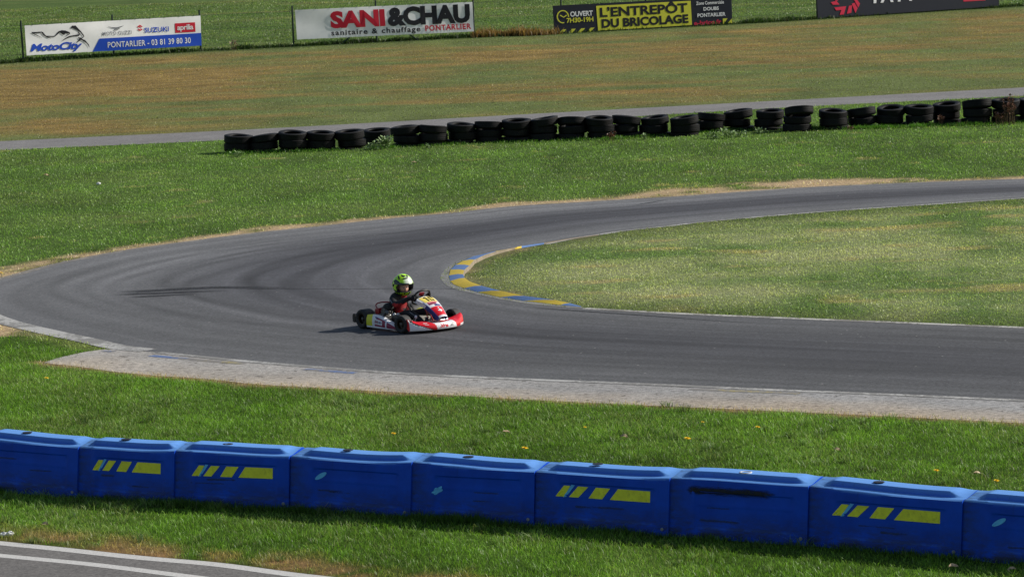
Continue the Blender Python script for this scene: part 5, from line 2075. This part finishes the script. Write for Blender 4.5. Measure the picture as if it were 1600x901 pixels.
# ---- engine on the near side, with airbox, red chain guard, exhaust and hoop
mb = MB()
mb.box((-.16, -.315, .135), (.16, .15, .11))
mb.box((-.16, -.315, .20), (.12, .12, .04))
eng = mb.build('engine', M_ALU, kart, bevel=.008)
mb = MB()
for k in range(6):
    mb.lathe([(.02, 0), (.062 - .003 * abs(k - 2), 0), (.062 - .003 * abs(k - 2), .006), (.02, .006)], (0, .15, 1), (-.15, -.315 + k * .002, .215 + k * .012), 24, 0, True)
mb.lathe([(.030, .0), (.030, .075), (.016, .085), (.012, .11), (0, .11)], (0, .15, 1), (-.15, -.315, .215), 16)
mb.build('cylinder', M_ALU, eng)
mb = MB()
mb.lathe([(0, -.010), (.055, -.008), (.072, .004), (.076, .035), (.072, .062), (.055, .082), (.03, .092), (0, .094)], (-.12, -.2, 1), (-.135, -.245, .272), 26)
mb.build('air_filter', plain('black foam filter', (.020, .020, .021), .8, .3, 60, bmp=.5), eng, True, 60)
mb = MB()
mb.lathe([(0, 0), (.026, 0), (.030, .012), (.030, .05), (.024, .06), (0, .06)], (.8, -.5, .25), (-.10, -.315, .235), 16)
mb.build('carburettor', M_ALU, eng)
mb = MB()
mb.box((-.262, -.315, .235), (.080, .10, .110), 0, Matrix.Rotation(R(-12), 3, 'Y'))
mb.build('chain_guard', M_FRAME, kart, bevel=.012)
mb = MB()
mb.tube([(-.290, -.315, .275), (-.345, -.31, .300), (-.375, -.29, .325), (-.375, -.26, .345), (-.35, -.21, .356), (-.28, -.15, .358), (-.235, -.125, .352), (-.225, -.12, .32)], .0095, 8)
mb.build('hoop', M_FRAME, kart)
mb = MB()
mb.tube([(-.235, -.32, .19), (-.33, -.25, .22), (-.45, -.10, .235), (-.47, .06, .225), (-.46, .24, .215)], [.018, .022, .045, .052, .030], 14)
mb.build('exhaust', plain('dark exhaust steel', (.055, .05, .055), .4, .35, 10, metal=.8), kart, True, 60)
# two bright filler caps by the near knee
for k in range(2):
    mb = MB()
    cc = (.085 + .068 * k, -.325 + .012 * k, .225 + .004 * k)
    mb.lathe([(0, .012), (.017, .012), (.021, .006), (.021, -.020), (0, -.020)], (.25, -.75, .45), cc, 16)
    o = mb.build('filler_cap', M_CAP, kart)
mb = MB()
mb.box((.115, -.30, .165), (.17, .075, .12))
mb.build('radiator', M_KBLK, kart, bevel=.012)
# fuel tank between the knees, gear-like white knob and pedals
mb = MB()
mb.box((.30, 0, .125), (.20, .17, .12))
mb.build('fuel_tank', M_TANK, kart, bevel=.02)
for s in (-1, 1):
    mb = MB()
    mb.tube([(.56, s * .14, .06), (.60, s * .14, .13), (.585, s * .14, .20)], .007, 8)
    mb.tube([(.585, s * .10, .20), (.585, s * .18, .20)], .008, 8)
    mb.build('pedal', M_STEEL, kart)
mb = MB()
mb.tube([(.40, -.24, .07), (.455, -.235, .18)], .006, 6)
mb.sphere((.46, -.235, .205), (.021, .021, .028), 12, 8)
mb.build('lever', M_KW, kart)

# ---- steering wheel and column
SW_C = Vector((.295, 0, .455))
SW_N = Vector((-.80, 0, .60)).normalized()
SW_E1 = Vector((0, 1, 0))
SW_E2 = SW_N.cross(SW_E1)
if SW_E2.z < 0:
    SW_E2 = -SW_E2


def rim_pt(a, r_=.138):
    c_, s_ = math.cos(a), math.sin(a)
    k = (abs(c_) ** 3.2 + abs(s_) ** 3.2) ** (-1 / 3.2)
    k = k * .55 + .45
    return SW_C + (SW_E1 * c_ * k + SW_E2 * s_ * k * .92) * r_


mb = MB()
mb.tube([rim_pt(2 * math.pi * k / 40) for k in range(40)], .0145, 10, 0, True)
sw = mb.build('steering_wheel', M_KBLK, kart, True, 60)
mb = MB()
for a in (R(0), R(180), R(270)):
    mb.tube([rim_pt(a, .13), SW_C - SW_N * .018], .011, 6)
mb.lathe([(0, .012), (.034, .010), (.036, -.02), (0, -.02)], SW_N, SW_C - SW_N * .015, 18)
mb.build('spokes', M_KBLK, sw, True, 45)
mb = MB()
mb.box(SW_C + SW_N * .012 + SW_E2 * .045, (.022, .085, .05), 0, SW_N.to_track_quat('X', 'Z').to_matrix())
mb.build('lap_timer', plain('red timer box', (.42, .015, .02), .35, .1, 12), sw, bevel=.006)
mb = MB()
mb.tube([SW_C - SW_N * .03, (.56, 0, .13)], .011, 8)
mb.tube([(.47, -.09, .345), (.52, -.08, .25), (.55, -.10, .085)], .008, 8)
mb.tube([(.47, .09, .345), (.52, .08, .25), (.55, .10, .085)], .008, 8)
mb.tube([(.47, -.09, .345), (.47, .09, .345)], .008, 8)
mb.build('steering_column', M_FRAME, kart)

# ================================================================== DRIVER
drv = empty('person', KP, KH)
tag(drv, 'child driver in black and red racing suit and bright yellow-green helmet, gripping the steering wheel', 'person')

M_SUITB = plain('black race suit', (0.013, 0.013, 0.017), .75, .4, 18, bmp=.4)
M_SUITR = plain('red race suit', (0.38, 0.010, 0.014), .75, .3, 18, bmp=.4)
M_GLOVE = plain('black glove', (0.010, 0.010, 0.012), .7, .3, 30)
M_BOOT = plain('black boot', (0.016, 0.016, 0.018), .5, .3, 20)
M_SKIN = plain('skin', (0.72, 0.40, 0.30), .5, .12, 20)
M_EYEW = plain('eye white', (.65, .63, .6), .3, .05)
M_EYED = plain('dark iris', (.02, .014, .01), .2, .05)
M_LIP = plain('lips', (.42, .13, .11), .5, .1)


def skinned(verts, edges, radii, root, sub=2):
    me = bpy.data.meshes.new('sk')
    me.from_pydata([tuple(v) for v in verts], edges, [])
    ob = bpy.data.objects.new('sk', me)
    COL.objects.link(ob)
    mod = ob.modifiers.new('skin', 'SKIN')
    mod.use_smooth_shade = True
    lay_ = me.skin_vertices[0].data if me.skin_vertices else None
    if lay_ is None:
        bm = bmesh.new()
        bm.from_mesh(me)
        bm.verts.layers.skin.verify()
        bm.to_mesh(me)
        bm.free()
        lay_ = me.skin_vertices[0].data
    for k, r_ in enumerate(radii):
        lay_[k].radius = (r_, r_) if not isinstance(r_, tuple) else r_
        lay_[k].use_root = (k in root)
    s = ob.modifiers.new('sub', 'SUBSURF')
    s.levels = s.render_levels = sub
    bpy.context.view_layer.update()
    out = bpy.data.meshes.new_from_object(ob.evaluated_get(bpy.context.evaluated_depsgraph_get()))
    bpy.data.objects.remove(ob)
    bpy.data.meshes.remove(me)
    V = [v.co.copy() for v in out.vertices]
    F = [tuple(p.vertices) for p in out.polygons]
    bpy.data.meshes.remove(out)
    return V, F


HEAD = Vector((-.105, 0, .592))
LOOK = R(-17)                               # head turned towards the inside of the photo
HR = Matrix.Rotation(LOOK, 3, 'Z') @ Matrix.Rotation(R(6), 3, 'Y') @ Matrix.Rotation(R(3), 3, 'X')
J = {'pelvis': (-.150, 0, .150), 'waist': (-.185, 0, .245), 'chest': (-.190, 0, .345), 'upchest': (-.165, 0, .420), 'neck': (-.125, 0, .485), 'skull': (-.10, 0, .53)}
hand_a = {-1: R(176), 1: R(8)}
for s, sd in ((-1, 'r'), (1, 'l')):
    wr = rim_pt(hand_a[s]) + Vector((-.062, s * .026, -.010))
    J.update({'sh' + sd: (-.150, s * .132, .432), 'ua' + sd: (-.115, s * .190, .400), 'el' + sd: (.010, s * .245, .350), 'fa' + sd: (.115, s * .215, .385), 'wr' + sd: tuple(wr),
              'palm' + sd: tuple(wr.lerp(rim_pt(hand_a[s]), .62) + Vector((0, s * .008, .004))),
              'hip' + sd: (-.115, s * .075, .145), 'th' + sd: (.06, s * .125, .190), 'kn' + sd: (.245, s * .165, .245), 'ca' + sd: (.385, s * .150, .185), 'an' + sd: (.530, s * .140, .105),
              'heel' + sd: (.545, s * .140, .085), 'ball' + sd: (.585, s * .140, .150), 'toe' + sd: (.600, s * .140, .205)})
names = list(J)
ix = {k: i for i, k in enumerate(names)}
RAD = {'pelvis': .105, 'waist': .108, 'chest': .118, 'upchest': .098, 'neck': .050, 'skull': .045}
for sd in 'rl':
    RAD.update({'sh' + sd: .068, 'ua' + sd: .058, 'el' + sd: .050, 'fa' + sd: .043, 'wr' + sd: .026, 'palm' + sd: (.030, .019), 'hip' + sd: .075, 'th' + sd: .066, 'kn' + sd: .052, 'ca' + sd: .044, 'an' + sd: .033,
                'heel' + sd: .034, 'ball' + sd: .034, 'toe' + sd: .026})
ED = [('pelvis', 'waist'), ('waist', 'chest'), ('chest', 'upchest'), ('upchest', 'neck'), ('neck', 'skull')]
for sd in 'rl':
    ED += [('upchest', 'sh' + sd), ('sh' + sd, 'ua' + sd), ('ua' + sd, 'el' + sd), ('el' + sd, 'fa' + sd), ('fa' + sd, 'wr' + sd), ('wr' + sd, 'palm' + sd),
           ('pelvis', 'hip' + sd), ('hip' + sd, 'th' + sd), ('th' + sd, 'kn' + sd), ('kn' + sd, 'ca' + sd), ('ca' + sd, 'an' + sd), ('an' + sd, 'heel' + sd), ('heel' + sd, 'ball' + sd), ('ball' + sd, 'toe' + sd)]
BV, BF = skinned([J[k] for k in names], [(ix[a], ix[b_]) for a, b_ in ED], [RAD[k] for k in names], {ix['pelvis']}, 2)
body = MB()
bones = [(Vector(J[a]), Vector(J[b_]), a, b_) for a, b_ in ED]


def near_bone(p):
    best, bd_ = None, 9
    for a, b_, na, nb in bones:
        d = b_ - a
        t = max(0, min(1, (p - a).dot(d) / d.dot(d)))
        q = (p - a - d * t).length
        if q < bd_:
            best, bd_, bt = (na, nb), q, t
    return best[0], best[1], bt


for f in BF:
    c_ = sum((BV[i] for i in f), Vector()) / len(f)
    na, nb, t = near_bone(c_)
    mi = 0
    if nb.startswith('palm') or (nb.startswith('wr') and t > .72):
        mi = 2
    elif nb.startswith(('heel', 'ball', 'toe')) or (nb.startswith('an') and t > .72):
        mi = 3
    elif na in ('waist', 'chest') or (na == 'pelvis' and nb == 'waist'):
        mi = 1 if (c_.z < .395 and abs(c_.y) > .02) else 0
    elif (na.startswith('el') or (na.startswith('fa') and t < .6)) and c_.z < J['far'][2] - .012:
        mi = 1
    elif na.startswith('hip') and t < .35:
        mi = 1
    elif na == 'neck' or nb == 'neck':
        mi = 1
    body.add([BV[i] for i in f], [tuple(range(len(f)))], mi)
# fingers: each its own chain from inside the palm, curling round the rim; thumb over the near side
FV, FE, FR, roots = [], [], [], set()
for s, sd in ((-1, 'r'), (1, 'l')):
    a0 = hand_a[s]
    for k in range(4):
        aa = a0 + s * (.155 - .108 * k) * (-1)
        c0 = rim_pt(aa)
        tang = (rim_pt(aa + .05) - rim_pt(aa - .05)).normalized()
        outw = (c0 - SW_C).normalized()
        back = SW_N
        ln = [.92, 1.0, .95, .80][k]
        palm_in = Vector(J['palm' + sd]).lerp(c0 + back * .028 + outw * .012, .45)
        pts = [palm_in, c0 + back * .020 + outw * .018, c0 - back * .004 + outw * .0265 * ln, c0 - back * .026 * ln + outw * .010, c0 - back * .024 * ln - outw * .010 * ln]
        b0 = len(FV)
        FV += pts
        FE += [(b0 + q, b0 + q + 1) for q in range(4)]
        FR += [.0095, .0088, .0082, .0076, .0066]
        roots.add(b0)
    aa = a0 + s * .30 * (1) * (1 if s < 0 else 1) * (-1) * -1 * (-1)
    c0 = rim_pt(a0 + (-.24 if s < 0 else .24))
    inw = (SW_C - c0).normalized()
    palm_in = Vector(J['palm' + sd]).lerp(c0 + SW_N * .02, .25)
    pts = [palm_in, palm_in.lerp(c0 + SW_N * .024 + inw * .012, .6), c0 + SW_N * .022 + inw * .012, c0 + SW_N * .006 + inw * .024]
    b0 = len(FV)
    FV += pts
    FE += [(b0 + q, b0 + q + 1) for q in range(3)]
    FR += [.012, .0105, .0095, .008]
    roots.add(b0)
HV, HF = skinned(FV, FE, FR, roots, 1)
body.add(HV, HF, 2)
# head with a face
hv, hf, hm = [], [], []
nr, ns = 26, 36
for i in range(nr + 1):
    th = math.pi * i / nr
    for k in range(ns):
        ph = 2 * math.pi * k / ns
        x, y, z = math.sin(th) * math.cos(ph), math.sin(th) * math.sin(ph), math.cos(th)
        wdt = .074 * (1 - .16 * max(0, -z) ** 1.5)
        X_, Y_, Z_ = x * .086 * (1 - .05 * max(0, -z)), y * wdt, z * .105
        if x > 0:
            X_ += .022 * math.exp(-((Y_ / .011) ** 2) - ((Z_ + .022) / .018) ** 2)      # nose
            X_ += .010 * math.exp(-((Y_ / .008) ** 2) - ((Z_ + .002) / .022) ** 2)      # bridge
            for s in (-1, 1):
                X_ -= .010 * math.exp(-(((Y_ - s * .030) / .014) ** 2) - ((Z_ - .004) / .010) ** 2)   # sockets
                X_ += .006 * math.exp(-(((Y_ - s * .040) / .020) ** 2) - ((Z_ + .028) / .020) ** 2)   # cheeks
            X_ += .006 * math.exp(-((Y_ / .020) ** 2) - ((Z_ + .054) / .008) ** 2)      # lips
            X_ += .008 * math.exp(-((Y_ / .018) ** 2) - ((Z_ + .084) / .012) ** 2)      # chin
        hv.append(HEAD + HR @ (Vector((X_ + .012, Y_, Z_ - .018))))
for i in range(nr):
    for k in range(ns):
        l = (k + 1) % ns
        hf.append((i * ns + k, (i + 1) * ns + k, (i + 1) * ns + l, i * ns + l))
b0 = len(body.v)
body.add(hv, hf, 4)
for q, f in enumerate(hf):
    c_ = HR.transposed() @ (sum((hv[i] for i in f), Vector()) / 4 - HEAD)
    if c_.x > .07 and abs(c_.y) < .020 and -.080 < c_.z < -.066:
        body.mi[len(body.mi) - len(hf) + q] = 7
for s in (-1, 1):
    e = HEAD + HR @ Vector((.0875, s * .029, -.014))
    mbx = MB()
    mbx.sphere((0, 0, 0), (.0105, .0125, .0085), 12, 8)
    body.add([e + HR @ Vector(p) for p in mbx.v], mbx.f, 5)
    e2 = e + HR @ Vector((.0075, -.001, 0))
    mbx = MB()
    mbx.sphere((0, 0, 0), (.0042, .0062, .0062), 10, 6)
    body.add([e2 + HR @ Vector(p) for p in mbx.v], mbx.f, 6)
    er = HEAD + HR @ Vector((.0, s * .080, -.022))
    mbx = MB()
    mbx.sphere((0, 0, 0), (.016, .008, .026), 10, 8)
    body.add([er + HR @ Vector(p) for p in mbx.v], mbx.f, 4)
body.build('body', [M_SUITB, M_SUITR, M_GLOVE, M_BOOT, M_SKIN, M_EYEW, M_EYED, M_LIP], drv, True, 80)
# pale piping on the near sleeve and knee
mb = MB()
a, b_ = Vector(J['uar']), Vector(J['elr'])
q0 = [a.lerp(b_, t) + Vector((-.012, -.043 + .004 * t, .022)) for t in (.15, .5, .9)]
mb.tube(q0, [.004, .006, .003], 6)
mb.build('sleeve_piping', plain('pale piping', (.40, .40, .42), .6, .2), drv)
mb = MB()
a, b_ = Vector(J['knr']), Vector(J['car'])
mb.tube([a.lerp(b_, t) + Vector((.01, -.040, .025)) for t in (.2, .5, .9)], [.004, .007, .004], 6)
mb.build('leg_piping', plain('grey piping', (.22, .22, .24), .6, .2), drv)
# neck collar
mb = MB()
mb.lathe([(.058, 0), (.066, .018), (.064, .040), (.054, .052), (.046, .045)], (.45, 0, 1), (-.135, 0, .452), 22)
mb.build('collar', M_SUITR, drv)

# ---- helmet
m, n, b, L = new_mat('helmet paint')
tc = n.nodes.new('ShaderNodeTexCoord')
sp_ = n.nodes.new('ShaderNodeSeparateXYZ')
L.new(tc.outputs['Object'], sp_.inputs[0])
fl = (0.52, 0.95, 0.020)
# white flash on the front of the crown
mth = n.nodes.new('ShaderNodeMath')
mth.operation = 'MULTIPLY_ADD'
L.new(sp_.outputs[0], mth.inputs[0])
mth.inputs[1].default_value = 5.0
mth2 = n.nodes.new('ShaderNodeMath')
mth2.operation = 'MULTIPLY'
L.new(sp_.outputs[2], mth2.inputs[0])
mth2.inputs[1].default_value = 3.0
L.new(mth2.outputs[0], mth.inputs[2])
yy = n.nodes.new('ShaderNodeMath')
yy.operation = 'MULTIPLY_ADD'
L.new(sp_.outputs[1], yy.inputs[0])
yy.inputs[1].default_value = 2.5
L.new(mth.outputs[0], yy.inputs[2])
wf = ramp(n, yy.outputs[0], [(.74, (0, 0, 0)), (.90, (1, 1, 1))]).outputs[0]
zc = ramp(n, sp_.outputs[2], [(.02, (0, 0, 0)), (.04, (1, 1, 1))]).outputs[0]
c1 = mixc(n, mixc(n, 1.0, wf, zc, 'MULTIPLY'), fl, (.74, .80, .70))
# black splashes, denser below
t = noise_node(n, 10, 2, .4, tc.outputs['Object'])
t2 = noise_node(n, 34, 2, .5, tc.outputs['Object'])
sA = ramp(n, t.outputs[0], [(.585, (0, 0, 0)), (.597, (1, 1, 1))]).outputs[0]
sB = ramp(n, t2.outputs[0], [(.49, (0, 0, 0)), (.51, (1, 1, 1))]).outputs[0]
zl = ramp(n, sp_.outputs[2], [(-.0, (1, 1, 1)), (.01, (0, 0, 0))]).outputs[0]
lowz = n.nodes.new('ShaderNodeMath')
lowz.operation = 'LESS_THAN'
L.new(sp_.outputs[2], lowz.inputs[0])
lowz.inputs[1].default_value = -.045
sBl = mixc(n, 1.0, sB, lowz.outputs[0], 'MULTIPLY')
c1 = mixc(n, sA, c1, (.012, .014, .012))
c1 = mixc(n, sBl, c1, (.014, .015, .010))
L.new(c1, b.inputs['Base Color'])
b.inputs['Roughness'].default_value = .22
b.inputs['Coat Weight'].default_value = .5
M_HELM = m
M_LINER = plain('helmet lining', (.012, .012, .014), .8, .2)


def helm_pt(th, ph):
    """th from the crown down, ph 0 = front"""
    x, y, z = math.sin(th) * math.cos(ph), math.sin(th) * math.sin(ph), math.cos(th)
    X_, Y_, Z_ = x * .158, y * .137, z * .150
    if x < 0:
        X_ *= 1.02
    if z < 0:
        chin = max(0, x) ** 1.5 * min(1, -z * 2.2)
        X_ += .022 * chin
        Y_ *= 1 - .08 * (-z)
    Z_ = max(Z_, -.128 - .012 * max(0, x))
    return Vector((X_, Y_, Z_))


NT, NP = 44, 72
mb = MB()
keep = {}
for i in range(NT):
    for k in range(NP):
        tm = math.pi * (i + .5) / NT
        pm = 2 * math.pi * (k + .5) / NP
        pmn = (pm + math.pi) % (2 * math.pi) - math.pi
        z = math.cos(tm)
        half = R(66) * (1 - .25 * abs((z + .17) / .38) ** 3)
        open_ = abs(pmn) < half and -.50 < z < .21
        if open_ or tm > R(157):
            continue
        q = [(i, k), (i + 1, k), (i + 1, (k + 1) % NP), (i, (k + 1) % NP)]
        mb.add([helm_pt(math.pi * a / NT, 2 * math.pi * c_ / NP) for a, c_ in q], [(0, 1, 2, 3)])
hel = mb.build('helmet', [M_HELM, M_LINER], drv, True, 60)
hel.location = HEAD + Vector((0, 0, .006))
hel.scale = (1.07, 1.09, 1.07)
hel.rotation_euler = HR.to_euler()
sm = hel.modifiers.new('shell', 'SOLIDIFY')
sm.thickness = .024
sm.offset = -1
sm.material_offset = 1
sm.material_offset_rim = 1
# clear smoked visor, swung over the opening
m, n, b, L = new_mat('smoked visor')
b.inputs['Base Color'].default_value = (.03, .035, .05, 1)
b.inputs['Roughness'].default_value = .05
b.inputs['Alpha'].default_value = .12
b.inputs['Specular IOR Level'].default_value = .6
mb = MB()
for i in range(10):
    for k in range(24):
        def vp(a, c_):
            th = math.acos(.22 - .20 * a / 10)
            ph = R(-72) + R(144) * c_ / 24
            p = helm_pt(th, ph)
            return p * 1.012
        mb.add([vp(i, k), vp(i + 1, k), vp(i + 1, k + 1), vp(i, k + 1)], [(0, 1, 2, 3)])
vis = mb.build('visor', m, hel, True, 60)
mb = MB()
for s in (-1, 1):
    mb.lathe([(0, .006), (.016, .006), (.019, 0), (.019, -.006)], (0, s, 0), helm_pt(math.acos(.10), s * R(86)) * 1.01, 16)
mb.build('visor_pivot', M_KBLK, hel)
mb = MB()
mb.tube([helm_pt(math.acos(.74), R(a)) * 1.012 for a in (-24, -12, 0, 12, 24)], [.006, .010, .010, .010, .006], 6)
mb.build('vent', M_KBLK, hel)

# black flashes on the shell
def flash(th0, ph0, dth, dph, skew, seed):
    mb = MB()
    n_ = 8
    def hp(a, c_):
        u, v = a / n_ * 2 - 1, c_ / n_ * 2 - 1
        r_ = 1 + .22 * math.sin(3 * math.atan2(v, u) + seed)
        return helm_pt(R(th0 + dth * v * r_), R(ph0 + dph * u * r_ * (1 - .35 * v * v) + skew * v)) * 1.006
    for a in range(n_):
        for c_ in range(n_):
            mb.add([hp(a, c_), hp(a + 1, c_), hp(a + 1, c_ + 1), hp(a, c_ + 1)], [(0, 1, 2, 3)])
    mb.build('flash', M_KBLK, hel, True, 60)


flash(22, -18, 9, 26, 20, 1)
flash(36, -62, 12, 9, 14, 2)
flash(30, 38, 7, 16, -12, 3)
flash(66, -78, 9, 8, 10, 4)
flash(80, -112, 16, 7, -14, 5)
flash(116, -70, 8, 14, 10, 6)
flash(112, -112, 10, 12, 8, 7)
